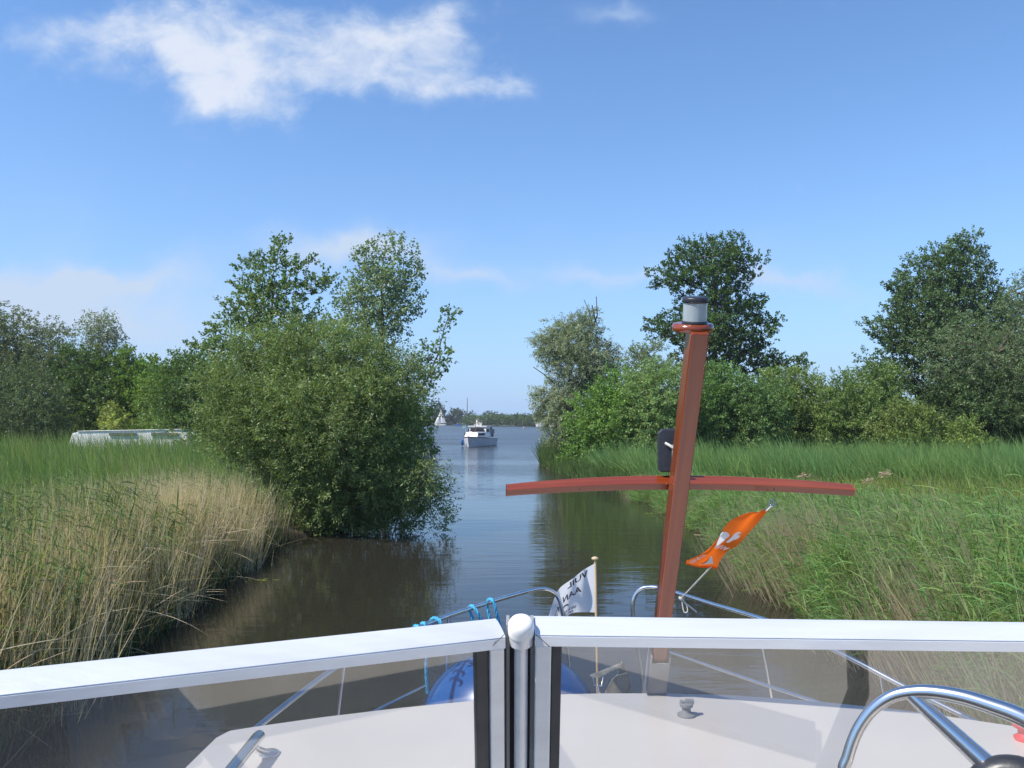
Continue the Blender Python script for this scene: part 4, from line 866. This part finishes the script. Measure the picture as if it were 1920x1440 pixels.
# dash board and cockpit bulkhead under the windscreen
m = MB(); m.prism([(BX-1.45, 1.28, 1.74), (BX+1.45, 1.28, 1.74), (BX+1.45, .95, 1.66), (BX-1.45, .95, 1.66)], (0, 0, -.04)); m.build('dashboard', GEL, ship, .01)
m = MB(); m.box((BX, 1.0, 1.3), (2.9, .04, .6)); m.build('bulkhead', GEL, ship)

# windscreen: three panes
RAKE = np.array((0, .36, -.93)); RAKE = RAKE/np.linalg.norm(RAKE)
wf = {'tl': P(0, 1330, .80), 'a': P(948, 1216, 1.0), 'b': P(1003, 1212, 1.0), 'r': P(1920, 1223, 1.015)}
def bar(p0, p1, name, parent, m=ALU, prof=((0, 0), (0, .0118), (.0016, .0122), (.0016, .0130), (0, .0134), (.003, .0158), (.012, .0215), (.024, .0268), (.033, .0285), (.037, .026), (.037, 0))):
    p0 = np.array(p0); p1 = np.array(p1); d = p1-p0; d /= np.linalg.norm(d); back = np.array((-d[1], d[0], 0)); back /= np.linalg.norm(back); up = np.array((0, 0, 1.))
    mb = MB(); mb.prism([p0+back*a+up*b for a, b in prof], p1-p0); return mb.build(name, m, parent, .0012, 2)
def post(pt, length, w, dep, name, parent, m, along, off=0., bev=.0015):
    """raked upright hanging from pt, width along 'along'"""
    al = np.array(along)/np.linalg.norm(along); bk = np.cross(al, RAKE); bk = bk/np.linalg.norm(bk); bk = bk if bk[1] > 0 else -bk
    q = np.array(pt)+bk*off; v = [q, q+al*w, q+al*w+bk*dep, q+bk*dep]; mb = MB(); mb.prism(v, RAKE*length); return mb.build(name, m, parent, bev)
frame_l_end = wf['tl']+(wf['tl']-wf['a'])*.62
ws = bar(frame_l_end, wf['a'], 'windscreen_frame', ship)
ws2 = bar(wf['b'], wf['r']+(wf['r']-wf['b'])*.66, 'windscreen_frame', ship)
LEN = .86
dirL = (wf['a']-wf['tl'])/np.linalg.norm(wf['a']-wf['tl']); dirR = (wf['r']-wf['b'])/np.linalg.norm(wf['r']-wf['b'])
post(wf['a']-dirL*.020, LEN, .0185, .030, 'frame_stile', ship, ALU, dirL)
post(wf['b']+dirR*.0005, LEN, .0195, .030, 'frame_stile', ship, ALU, dirR)
post(wf['a']-dirL*.037, LEN, .0165, .012, 'window_gasket', ship, RUBBER, dirL, .004)
post(wf['b']+dirR*.0205, LEN, .0125, .012, 'window_gasket', ship, RUBBER, dirR, .004)
far_r = wf['r']+(wf['r']-wf['b'])*.66
post(far_r-dirR*.02, LEN, .02, .03, 'frame_stile', ship, ALU, dirR)
def pane(a, b, name):
    a = np.array(a)+np.array((0, .012, 0)); b = np.array(b)+np.array((0, .012, 0)); mb = MB(); mb.add([a, b, b+RAKE*LEN, a+RAKE*LEN], [(0, 1, 2, 3)]); mb.build(name, GLASS, ship)
pane(frame_l_end, wf['a']-dirL*.035, 'glass_pane'); pane(wf['b']+dirR*.032, far_r-dirR*.021, 'glass_pane')
# side pane on the right, swept back
rs = far_r+np.array((.03, -.004, 0)); re_ = rs+np.array((.6, -.32, 0)); bar(rs, re_, 'windscreen_frame', ship); pane(rs+np.array((.02, 0, 0)), re_, 'glass_pane')
# centre post with round cap
top = P(977, 1205, 1.012)
mb = MB(); mb.tube([top+RAKE*-.0, top+RAKE*LEN], .0085, 16); mb.build('centre_post', ALU, ship)
mb = MB(); mb.tube([top-RAKE*.016, top+RAKE*.0], .0145, 20); mb.build('post_collar', ALU, ship)
mb = MB(); mb.lathe(top-RAKE*.014, [(.0158, 0), (.0162, .008), (.0156, .014), (.013, .0185), (.009, .0205), (.001, .0215)], 28, axis=(0, -.45, .9)); mb.build('post_cap', WHITE, ship)
post(P(944, 1208, 1.03), LEN, .0385, .004, 'mullion_seal', ship, RUBBER, (1, 0, 0), .012)
for (x, s) in ((949, 1), (995, -1)):
    post(P(x, 1175, 1.004), LEN+.02, .0042, .02, 'mullion_flange', ship, GREYPAINT, (1, 0, 0), .004, .0005)
# rivets on the left bar
for x, y, D in ((472, 1270, .893), (130, 1305, .826)):
    c = P(x, y, D); mb = MB(); mb.lathe(c+np.array((0, -.0003, 0)), [(.0022, 0), (.0018, .0008)], 10, axis=(.2, -.97, 0)); mb.build('rivet', RUBBER, ship)

for a_, b_ in (((945, 1190), (921, 1214)), ((1004, 1189), (1031, 1213))):
    p0 = P(*a_, .994); p1 = P(*b_, .994); mb = MB(); mb.tube([p0, p1], .0005, 4); mb.build('mitre_joint', RUBBER, ship)
# grab rails and roof fitting
def grab(x, nm='grab_rail'):
    mb = MB(); mb.tube([(x, 2.72, 1.772), (x, 2.70, 1.775), (x, 1.5, 1.775), (x, 1.46, 1.77)], .0185, 16); o = mb.build(nm, STEEL, ship)
    for D in (2.68, 1.55):
        mb = MB(); mb.tube(spline([(x, D, 1.772), (x+.004, D-.005, 1.75), (x+.02, D+.03, 1.725), (x+.03, D+.05, 1.712)], 5), .011, 10); mb.lathe((x+.03, D+.05, 1.711), [(.034, 0), (.034, .004), (.025, .009), (.01, .011)], 16)
        mb.build('rail_foot', STEEL, o)
grab(-.822); grab(BX*2+.822)
c = PZ(1287, 1342, ROOFZ); mb = MB(); mb.lathe(c, [(.034, .0), (.034, .006), (.026, .010), (.018, .014), (.015, .028), (.024, .034), (.026, .046), (.017, .048)], 14); mb.box(c+np.array((.012, 0, .052)), (.03, .022, .014)); mb.box(c+np.array((-.016, 0, .05)), (.012, .022, .010)); mb.build('deck_fitting', GREYPAINT, ship, .001)
c = PZ(1921, 1388, ROOFZ); mb = MB(); mb.lathe(c, [(.03, 0), (.034, .01), (.02, .02), (.02, .035), (.036, .045), (.036, .07), (.02, .082)], 14); mb.build('red_knob', RED, ship)

# mast
MBt = np.array((.566, 3.52, 1.33)); MTp = P(1314, 626, 2.6)
md = MTp-MBt; md /= np.linalg.norm(md); mx_ = np.array((1., 0, 0)); mx_ -= md*md.dot(mx_); mx_ /= np.linalg.norm(mx_); ma = np.cross(md, mx_)   # ma points forward
if ma[1] < 0: ma = -ma
mb = MB(); w, dp = .0295, .085
sec = [(-w, 0), (w, 0), (w, dp), (-w, dp)]
L_ = np.linalg.norm(MTp-MBt)
mb.prism([MBt+mx_*a+ma*b for a, b in sec], md*L_); mb.v[:4] = [tuple(MBt+mx_*a*.85+ma*b*.85) for a, b in sec]; mast = mb.build('mast', WOOD_Z, ship, .006, 3)
ybar = P(1276, 941, 2.9)
tb = (ybar-MBt).dot(md)      # distance along the mast
cb = MBt+md*tb
def crossbar():
    mb = MB(); n = 24; ring = []
    Lx = P(948, 933, 2.93)[0]-cb[0]; Rx = P(1617, 931, 2.93)[0]-cb[0]
    vs = []
    for i in range(n+1):
        s = -1+2*i/n; x = cb[0]+(s*Rx if s > 0 else -s*Lx); z = -.028*s*s+.002; tp = 1-.28*s*s; hh = .0135
        c = np.array((x, 0, 0))+np.array((0, cb[1], cb[2]))+md*z+ma*.098; c[0] = x
        q = .058*tp
        vs += [c-ma*0-md*hh, c+md*hh, c+ma*q+md*hh, c+ma*q-md*hh]
    fs = [(i*4+j, i*4+(j+1) % 4, (i+1)*4+(j+1) % 4, (i+1)*4+j) for i in range(n) for j in range(4)]
    mb.add(vs, fs+[(0, 1, 2, 3), (n*4+3, n*4+2, n*4+1, n*4)]); mb.build('crossbar', WOOD_X, mast, .003, 3)
    m2 = MB()
    for s in (-.56, .0, .55):
        x = cb[0]+(s*Rx if s > 0 else -s*Lx)
        if s: c = np.array((x, cb[1], cb[2]))+ma*.097+md*(-.028*s*s); m2.lathe(c, [(.0028, -.001), (.0022, .0015)], 8, axis=-ma)
    m2.build('screw', RUBBER, mast)
    m3 = MB(); c = cb+ma*.085+mx_*.034; m3.prism([c-md*.02, c+md*.03, c+md*.03+mx_*.012, c-md*.02+mx_*.012], ma*.05); m3.build('crossbar_bracket', STEEL, mast, .001)
crossbar()
# platform with all-round light
tl = R(13); up = Vector((0, -math.sin(tl), math.cos(tl)))
pc = MTp+ma*.082-md*.012
mb = MB(); mb.lathe(pc-np.array(up)*.012+np.array((-.008, 0, 0)), [(.058, 0), (.066, .006), (.068, .016), (.064, .026), (.056, .028)], 36, axis=up); mb.build('lamp_platform', WOOD_X, mast)
lc = P(1302, 612, 2.66)
mb = MB(); mb.lathe(lc, [(.034, 0), (.0405, .002), (.0415, .014), (.040, .018)], 32, axis=up); mb.build('lamp_base', BLACK, mast)
mb = MB(); mb.lathe(lc+np.array(up)*.0185, [(.0385, 0), (.0385, .058)], 32, axis=up, close=False); mb.lathe(lc+np.array(up)*.0185, [(.014, 0), (.014, .03), (.008, .045)], 16, axis=up); mb.build('lamp_lens', LENS, mast)
mb = MB(); mb.lathe(lc+np.array(up)*.0768, [(.040, 0), (.0425, .002), (.0425, .015), (.040, .0185), (.02, .020)], 32, axis=up); mb.build('lamp_cap', BLACK, mast)
# floodlight seen from behind
fc = P(1251, 845, 3.0); mb = MB(); rot = Matrix.Rotation(R(-8), 3, 'Z')
poly = [(-.034, -.068), (-.026, -.078), (.03, -.078), (.038, -.068), (.038, .066), (.028, .08), (-.018, .08), (-.034, .064)]
mb.prism([fc+np.array(rot @ Vector((a, 0, b))) for a, b in poly], np.array(rot @ Vector((0, .045, 0)))); mb.build('floodlight', BLACK, mast, .006, 3)
mb = MB(); c = fc+np.array((.024, -.012, -.028)); mb.box(c, (.018, .012, .10)); mb.tube([c+np.array((0, 0, .02)), c+np.array((.05, 0, .02))], .006, 8); mb.tube([c+np.array((0, 0, -.03)), c+np.array((.045, 0, -.03))], .006, 8); mb.build('floodlight_bracket', GREYPAINT, mast, .002)
mb = MB(); mb.tube(spline([fc+np.array((-.008, -.006, .028)), fc+np.array((.008, -.016, .018)), fc+np.array((.024, -.02, .006)), fc+np.array((.04, 0, -.004))], 6), .005, 10); mb.build('lamp_cable', CORD, mast)
# tabernacle
mb = MB()
for s in (-1, 1): mb.prism([MBt+mx_*(s*.033)-md*.38-ma*.01, MBt+mx_*(s*.033)+md*.63-ma*.01, MBt+mx_*(s*.033)+md*.63+ma*.06, MBt+mx_*(s*.033)-md*.38+ma*.1], mx_*(s*.005))
mb.prism([MBt+mx_*a-md*.38-ma*.008 for a in (-.033, .033)]+[MBt+mx_*a+md*.60-ma*.008 for a in (.033, -.033)], -ma*.004)
mb.build('mast_foot', ALU2 if 'ALU2' in globals() else GREYPAINT, ship, .001)

# bow rails
def rail(pts, name, r=.0125, k=6, parent=None):
    q = spline([P(a, b, c) for a, b, c in pts], k); mb = MB(); mb.tube(q, r, 12); return mb.build(name, STEEL, parent or ship)
rr = rail([(1208, 1310, 5.15), (1200, 1240, 5.18), (1188, 1165, 5.2), (1187, 1128, 5.2), (1198, 1107, 5.2), (1218, 1101, 5.17), (1250, 1106, 5.08), (1330, 1131, 4.75), (1450, 1168, 4.3), (1570, 1222, 3.9), (1700, 1290, 3.6), (1850, 1365, 3.3), (2100, 1500, 2.9)], 'bow_rail')
rl = rail([(1072, 1310, 5.15), (1062, 1200, 5.2), (1053, 1140, 5.2), (1044, 1117, 5.2), (1032, 1107, 5.18), (1015, 1104, 5.15), (985, 1110, 5.05), (935, 1124, 4.85), (840, 1155, 4.4), (765, 1184, 4.1), (690, 1216, 3.85), (615, 1262, 3.6), (500, 1350, 3.25), (380, 1450, 2.95)], 'bow_rail')
for pts, par in (([(1250, 1222, 5.05), (1340, 1252, 4.6), (1500, 1306, 4.05), (1640, 1350, 3.7)], rr), ([(800, 1285, 4.7), (700, 1335, 4.2), (600, 1390, 3.8)], rl)): rail(pts, 'lower_rail', .009, 4, par)
for pts, par in (([(1418, 1160, 4.38), (1436, 1240, 4.4), (1450, 1320, 4.42)], rr), ([(1652, 1268, 3.72), (1668, 1350, 3.74)], rr), ([(842, 1156, 4.42), (838, 1220, 4.44), (836, 1300, 4.45)], rl), ([(645, 1242, 3.7), (638, 1300, 3.72), (630, 1370, 3.74)], rl)): rail(pts, 'stanchion', .009, 4, par)

# steering wheel
wp = [(1583, 1450), (1590, 1410), (1606, 1365), (1630, 1328), (1660, 1303), (1692, 1291), (1740, 1288), (1800, 1297), (1860, 1315), (1920, 1338), (2000, 1385), (2060, 1450), (2085, 1540), (2050, 1650), (1950, 1730), (1820, 1730), (1700, 1660), (1620, 1560)]
def wD(x, y): return .93-.085*(x-1583)/335-.03*(y-1290)/400
mb = MB(); wp = [(x, y+9) for x, y in wp]; q = spline([P(x, y, wD(x, y)) for x, y in wp], 6, closed=True); mb.tube(q, [.0064+.0036*min(1, max(0, (p[0]-.40)/.15)) for p in q], 18, caps=False); wheel = mb.build('steering_wheel', STEEL, ship)
for a, b in (((1700, 1296), (1868, 1450)), ((2070, 1480), (1960, 1500)), ((1790, 1728), (1870, 1560))):
    mb = MB(); p0 = P(*a, wD(*a)); p1 = P(*b, wD(*b)+.01); mb.tube([p0, p0+(p1-p0)*.5, p1], [.0066, .009, .011], 14); mb.build('spoke', STEEL, wheel)
hc = P(1908, 1518, wD(1908, 1518)+.012); n_ = np.cross(P(1583, 1450, wD(1583, 1450))-hc, P(1740, 1288, wD(1740, 1288))-hc); n_ /= np.linalg.norm(n_); n_ = n_ if n_[1] < 0 else -n_
mb = MB(); mb.lathe(hc, [(.044, -.01), (.052, .0), (.052, .010), (.044, .018), (.02, .022)], 36, axis=n_); mb.build('hub', BLACK, wheel)
mb = MB(); mb.tube([hc-n_*.01, hc+np.array((0, .12, -.1)), hc+np.array((0, .16, -.62))], .015, 12); mb.build('wheel_column', BLACK, wheel)

# ------------------------------------------------------------ loose things on the bow
def fender():
    root = empty('round_fender', P(957, 1395, 4.4), 'large glossy blue inflatable fender lying on the foredeck behind the windscreen', 'fender'); c = Vector(P(957, 1338, 4.4)); a, b, e = .455, .38, .325
    mb = MB(); n, k = 36, 18; vs = []; 
    for i in range(k+1):
        th = math.pi*i/k
        for j in range(n):
            ph = 2*math.pi*j/n; vs.append(c+Vector((a*math.sin(th)*math.cos(ph), b*math.sin(th)*math.sin(ph), e*math.cos(th))))
    mb.add(vs, [(i*n+j, (i+1)*n+j, (i+1)*n+(j+1) % n, i*n+(j+1) % n) for i in range(k) for j in range(n)], True); mb.build('ball', BLUE, root)
    mb = MB(); d = Vector((.96, -.1, .1)).normalized(); mb.lathe(c+d*(a*.98), [(.07, -.02), (.06, .03), (.035, .05), (.035, .09), (.02, .1)], 16, axis=d); mb.build('rope_eye', BLUE, root)
fender()
def anchor():
    root = empty('anchor', P(1152, 1300, 5.15), 'grey galvanised anchor stowed on the bow right of the blue fender', 'anchor')
    D = 5.1
    def pp(l, dd, th, nm, m=GALV, bev=.003): mb = MB(); mb.prism([P(a, b, D+c) for a, b, c in l], (0, th, 0)); mb.build(nm, m, root, bev)
    pp([(1106, 1268, 0), (1122, 1272, 0), (1166, 1251, .1), (1162, 1246, .1)], 0, .03, 'shank')
    pp([(1134, 1300, 0), (1148, 1275, -.05), (1160, 1264, 0), (1166, 1300, 0)], 0, .02, 'fluke'); pp([(1168, 1300, 0), (1162, 1266, 0), (1176, 1262, .06), (1186, 1300, .1)], 0, .02, 'fluke')
    pp([(1158, 1262, .06), (1166, 1240, .15), (1176, 1258, .15), (1186, 1300, .2), (1176, 1300, .2)], 0, .02, 'crown_plate')
    mb = MB(); mb.tube([P(1112, 1270, D-.02), P(1114, 1284, D-.04), P(1128, 1286, D-.04), P(1131, 1270, D-.02)], .005, 8); mb.tube([P(1121, 1284, D-.05), P(1124, 1300, D-.1)], .007, 8); mb.build('shackle', STEEL, root)
anchor()
def rope_bm(pts, r, twist=60, closed=False):
    q = spline(pts, 10, closed); mb = MB(); k = len(q); q = [Vector(p) for p in q]; s = 0
    T = []; u = None
    for i in range(k):
        t = (q[min(i+1, k-1)]-q[max(i-1, 0)]).normalized()
        u = t.orthogonal().normalized() if u is None else (u-t*u.dot(t)).normalized()
        if i: s += (q[i]-q[i-1]).length
        T.append((u.copy(), t.cross(u), s))
    for h in range(3):
        mb.tube([q[i]+(T[i][0]*math.cos(T[i][2]*twist+h*2.094)+T[i][1]*math.sin(T[i][2]*twist+h*2.094))*r*.52 for i in range(k)], r*.6, 6)
    return mb
def ropes():
    g = 'blue ropes tied to the left bow rail'
    def one(pts_list, label, r=.0085):
        root = empty('mooring_rope', P(*pts_list[0][0]), label, 'rope', g)
        for i, pl in enumerate(pts_list): rope_bm([P(*p) for p in pl], r).build('loop' if i == 0 else 'rope_end', ROPE, root)
    one([[(898, 1200, 4.72), (888, 1165, 4.74), (881, 1146, 4.72), (880, 1138, 4.66), (886, 1136, 4.6), (893, 1145, 4.58), (900, 1158, 4.58), (908, 1170, 4.6), (918, 1200, 4.6)]], 'blue rope looped over the left rail, second from the bow')
    one([[(925, 1200, 4.88), (918, 1160, 4.88), (913, 1135, 4.88), (914, 1126, 4.82), (920, 1123, 4.76), (926, 1130, 4.74), (931, 1150, 4.74), (938, 1175, 4.76), (944, 1200, 4.76)]], 'blue rope looped over the left rail, nearest the bow')
    one([[(806, 1180, 4.32), (806, 1166, 4.34), (812, 1159, 4.3), (820, 1160, 4.24), (826, 1168, 4.22), (828, 1185, 4.24)], [(806, 1176, 4.3), (800, 1230, 4.3), (799, 1262, 4.3), (802, 1300, 4.3)]], 'blue rope wound on the left rail beside a stanchion, end hanging down')
    one([[(790, 1186, 4.24), (788, 1174, 4.24), (792, 1168, 4.2), (797, 1170, 4.16), (800, 1182, 4.16)]], 'small blue rope hitch on the left rail, middle of the three left hitches', .008)
    one([[(776, 1190, 4.18), (775, 1178, 4.18), (779, 1173, 4.14), (784, 1176, 4.10), (787, 1190, 4.1)]], 'small blue rope hitch on the left rail, farthest from the bow', .008)
ropes()

# ------------------------------------------------------------ flags
def flag_surface(rows, n=28, m=20, wave=None):
    """rows: list over u of (top point, bottom point); returns function F(u,v) -> Vector"""
    tops = [np.array(r[0]) for r in rows]; bots = [np.array(r[1]) for r in rows]; k = len(rows)
    def cr(pts, u):
        x = u*(k-1); i = min(int(x), k-2); t = x-i; g = lambda j: pts[min(max(j, 0), k-1)]
        p0, p1, p2, p3 = g(i-1), g(i), g(i+1), g(i+2)
        return .5*((2*p1)+(-p0+p2)*t+(2*p0-5*p1+4*p2-p3)*t*t+(-p0+3*p1-3*p2+p3)*t**3)
    def Fn(u, v):
        p = cr(tops, u)*(1-v)+cr(bots, u)*v
        if wave: p = p+np.array(wave(u, v))
        return p
    return Fn
def flag_mesh(Fn, nu, nv, name, m, parent):
    mb = MB(); vs = [Fn(i/nu, j/nv) for i in range(nu+1) for j in range(nv+1)]
    mb.add(vs, [(i*(nv+1)+j, i*(nv+1)+j+1, (i+1)*(nv+1)+j+1, (i+1)*(nv+1)+j) for i in range(nu) for j in range(nv)], True); return mb.build(name, m, parent)
def decal(Fn, polys, off, name, m, parent):
    """polys: list of (verts2d, faces) in (u,v); laid on the cloth with a small offset towards the viewer and again behind"""
    mb = MB(); e = 1e-3
    for vs, fs in polys:
        out = []
        for u, v in vs:
            u = min(max(u, 0), 1); v = min(max(v, 0), 1); p = Fn(u, v); a = Fn(min(u+e, 1), v)-Fn(max(u-e, 0), v); b = Fn(u, min(v+e, 1))-Fn(u, max(v-e, 0)); nrm = np.cross(a, b); nrm /= np.linalg.norm(nrm)+1e-12
            if nrm.dot(np.array((0, 0, H))-p) < 0: nrm = -nrm
            out.append(p+nrm*off)
        mb.add(out, fs)
    return mb.build(name, m, parent)
def text_polys(txt, u0, u1, v0, v1, bold=0, du=0, rowmap=None):
    cu = bpy.data.curves.new('text_outline', 'FONT'); cu.body = txt; cu.size = 1; cu.resolution_u = 2; cu.offset = bold
    o = bpy.data.objects.new('text_outline', cu); me = o.to_mesh()
    V = np.array([v.co[:2] for v in me.vertices]); fs = [tuple(p.vertices) for p in me.polygons]; o.to_mesh_clear(); bpy.data.objects.remove(o); bpy.data.curves.remove(cu)
    lo, hi = V.min(0), V.max(0); V = (V-lo)/(hi-lo); U = u0+(u1-u0)*V[:, 0]; W_ = v1+(v0-v1)*V[:, 1]
    return [([(a, b) for a, b in zip(U, W_)], fs)]
def white_flag():
    D = 5.25
    root = empty('bow_flag', P(1119, 1300, D), 'small white flag with black mirrored lettering on a short staff at the bow', 'flag')
    mb = MB(); mb.tube([P(1121, 1310, D), P(1116, 1052, D)], .0085, 10); st = mb.build('flagstaff', PINE, root)
    mb = MB(); mb.lathe(P(1115.5, 1051, D), [(.006, 0), (.018, .004), (.023, .012), (.020, .02), (.008, .024)], 18); mb.build('finial', PINE, root)
    rows = [(P(1114, 1057, D), P(1120, 1149, D)), (P(1098, 1067, D+.05), P(1103, 1147, D+.06)), (P(1080, 1079, D-.02), P(1085, 1149, D+.0)), (P(1063, 1091, D+.03), P(1068, 1153, D+.02)),
            (P(1049, 1105, D+.07), P(1059, 1160, D+.08)), (P(1038, 1126, D+.0), P(1056, 1176, D-.02)), (P(1027, 1158, D+.05), P(1048, 1200, D+.03))]
    Fn = flag_surface(rows, wave=lambda u, v: (0, .022*math.sin(u*11-v*3)*min(1, u*4), 0))
    c = flag_mesh(Fn, 40, 20, 'cloth', WCLOTH, root)
    # printing shows mirrored from this side: u runs from the staff to the fly
    pol = text_polys('VUIL', .13, .50, .05, .20, .02)+text_polys('AAN BO', .26, .92, .33, .50, .02)+text_polys('WATER', .36, .72, .80, .87, .01)+text_polys('SPORT', .42, .72, .91, .97, .01)
    decal(Fn, pol, .0016, 'lettering', INK, c)
    arc = [(.60+.10*math.cos(t), .70-.10*math.sin(t)) for t in np.linspace(.3, 2.9, 9)]+[(.60+.085*math.cos(t), .715-.08*math.sin(t)) for t in np.linspace(2.9, .3, 9)]
    decal(Fn, [(arc, [(i, i+1, 16-i, 17-i) for i in range(8)])], .0017, 'emblem', INK, c)
white_flag()
def orange_flag():
    a = P(1446, 944, 2.93); b = P(1278, 1121, 4.98)
    def cord(f): return a+(b-a)*f
    def fpx(y):  # fraction along the cord at which it is seen at photo height y
        lo, hi = 0., 1.
        for _ in range(40):
            mid = (lo+hi)/2; p = cord(mid); py = 720-F*((p[2]-H)*math.cos(PITCH)-p[1]*math.sin(PITCH))/(p[1]*math.cos(PITCH)+(p[2]-H)*math.sin(PITCH))
            if py < y: lo = mid
            else: hi = mid
        return lo
    root = empty('orange_pennant', a, 'orange pennant with white emblem and letters blowing from a cord under the crossbar', 'flag')
    # rows run along the cord: hoist edge on the right, fly edge on the left
    spec = [((1441, 956), (1430, 958), -.0), ((1428, 972), (1398, 959), -.02), ((1414, 988), (1376, 973), -.03), ((1400, 1004), (1364, 988), .0), ((1384, 1022), (1352, 1003), .04), ((1368, 1031), (1331, 1021), .05), ((1358, 1040), (1311, 1036), .02), ((1350, 1052), (1295, 1048), -.02), ((1344, 1065), (1288, 1058), .0)]
    tops = []; bots = []
    for (hx, hy), (fx, fy), dz in spec:
        D = cord(fpx(hy))[1]; tops.append(P(hx, hy, D)); bots.append(P(fx, fy, D+dz+.03))
    Fn = flag_surface(list(zip(tops, bots)), wave=lambda u, v: (0, .04*math.sin(u*10+v*4)*v+.02*math.sin(v*6), 0))
    c = flag_mesh(Fn, 56, 20, 'cloth', OCLOTH, root)
    mb = MB(); hem = [Fn(1, t) for t in np.linspace(0, 1, 12)]; q = [h+np.array((0, -.03, .022)) for h in hem]; q2 = [h+np.array((0, -.012, -.004)) for h in hem]
    mb.add(q+q2, [(i, i+1, 13+i, 12+i) for i in range(11)], True); mb.build('folded_corner', OCLOTH, root)
    def blob(cu, cv_, ru, rv, n=18, t0=0, t1=2*math.pi): return ([(cu+ru*math.cos(t), cv_+rv*math.sin(t)) for t in np.linspace(t0, t1, n, endpoint=(t1-t0) < 6.2)], [tuple(range(n))])
    wh = [blob(.49, .80, .055, .20), ([(.50, .98), (.50, .62), (.66, .66), (.64, .74)], [(0, 1, 2, 3)]), blob(.42, .36, .055, .17), ([(.46, .50), (.43, .22), (.53, .34), (.54, .46)], [(0, 1, 2, 3)]), ([(.79, .40), (.925, .14), (.94, .68)], [(0, 1, 2)])]
    [decal(Fn, [w_], .0012+.0002*i_, 'emblem', PRINT, c) for i_, w_ in enumerate(wh)]
    decal(Fn, [blob(.395, .27, .014, .04, 10), ([(.505, .70), (.515, .70), (.47, .5), (.46, .5)], [(0, 1, 2, 3)]), ([(.48, .62), (.49, .62), (.50, .78), (.49, .78)], [(0, 1, 2, 3)])], .002, 'emblem_line', OCLOTH, c)
    tx = text_polys('WW', .0, 1, 0, 1, .02); V = np.array(tx[0][0]); V2 = [(.59+.075*b, .66-.6*a) for a, b in V]; decal(Fn, [(V2, tx[0][1])], .0014, 'lettering', PRINT, c)
    tx = text_polys('TUUN', 0, 1, 0, 1, .02); V = np.array(tx[0][0]); V2 = [(.74+.20*a, .95-.12*(1-b)) for a, b in V]; decal(Fn, [(V2, tx[0][1])], .0014, 'lettering', PRINT, c)
    mb = MB(); m1 = cord(.0); mb.tube([cord(f) for f in np.linspace(fpx(1063), 1, 10)], .0048, 6); mb.tube([cord(fpx(958)), cord(fpx(958))], .003, 6) if False else None
    mb.build('cord', CORD, root)
    k = cord(1.0); mb = MB(); mb.lathe(k-np.array((0, 0, .015)), [(.008, 0), (.018, .01), (.018, .02), (.008, .032)], 10); mb.tube(spline([k, k+np.array((.02, 0, -.03)), k+np.array((.06, 0, -.06)), k+np.array((.09, 0, -.085))], 5), .0055, 6)
    mb.tube(spline([k, k+np.array((.005, 0, -.04)), k+np.array((.015, 0, -.085)), k+np.array((.035, 0, -.08)), k+np.array((.03, 0, -.045)), k+np.array((.005, 0, -.005))], 5), .004, 6); mb.build('knot', CORD, root)
    mb = MB(); p = [P(1446, 936, 2.98), P(1452, 942, 2.95), P(1450, 949, 2.93), P(1444, 947, 2.93), P(1443, 940, 2.96)]; mb.tube(spline(p, 5), .0028, 6); mb.tube([P(1447, 947, 2.93), P(1437, 957, 2.95)], .004, 8); mb.build('snap_hook', STEEL, root)
orange_flag()

# ------------------------------------------------------------ air
def haze():
    mb = MB(); mb.box((0, 230, 14.0), (1700, 560, 31)); m = bpy.data.materials.new('haze_air'); m.use_nodes = True; nt = m.node_tree; nt.nodes.clear()
    v = nt.nodes.new('ShaderNodeVolumePrincipled'); v.inputs['Density'].default_value = .00032; v.inputs['Color'].default_value = (.86, .92, 1, 1); v.inputs['Anisotropy'].default_value = .2
    o = nt.nodes.new('ShaderNodeOutputMaterial'); nt.links.new(v.outputs[0], o.inputs['Volume'])
    b = mb.build('haze', m); tag(b, kind='stuff')
haze()
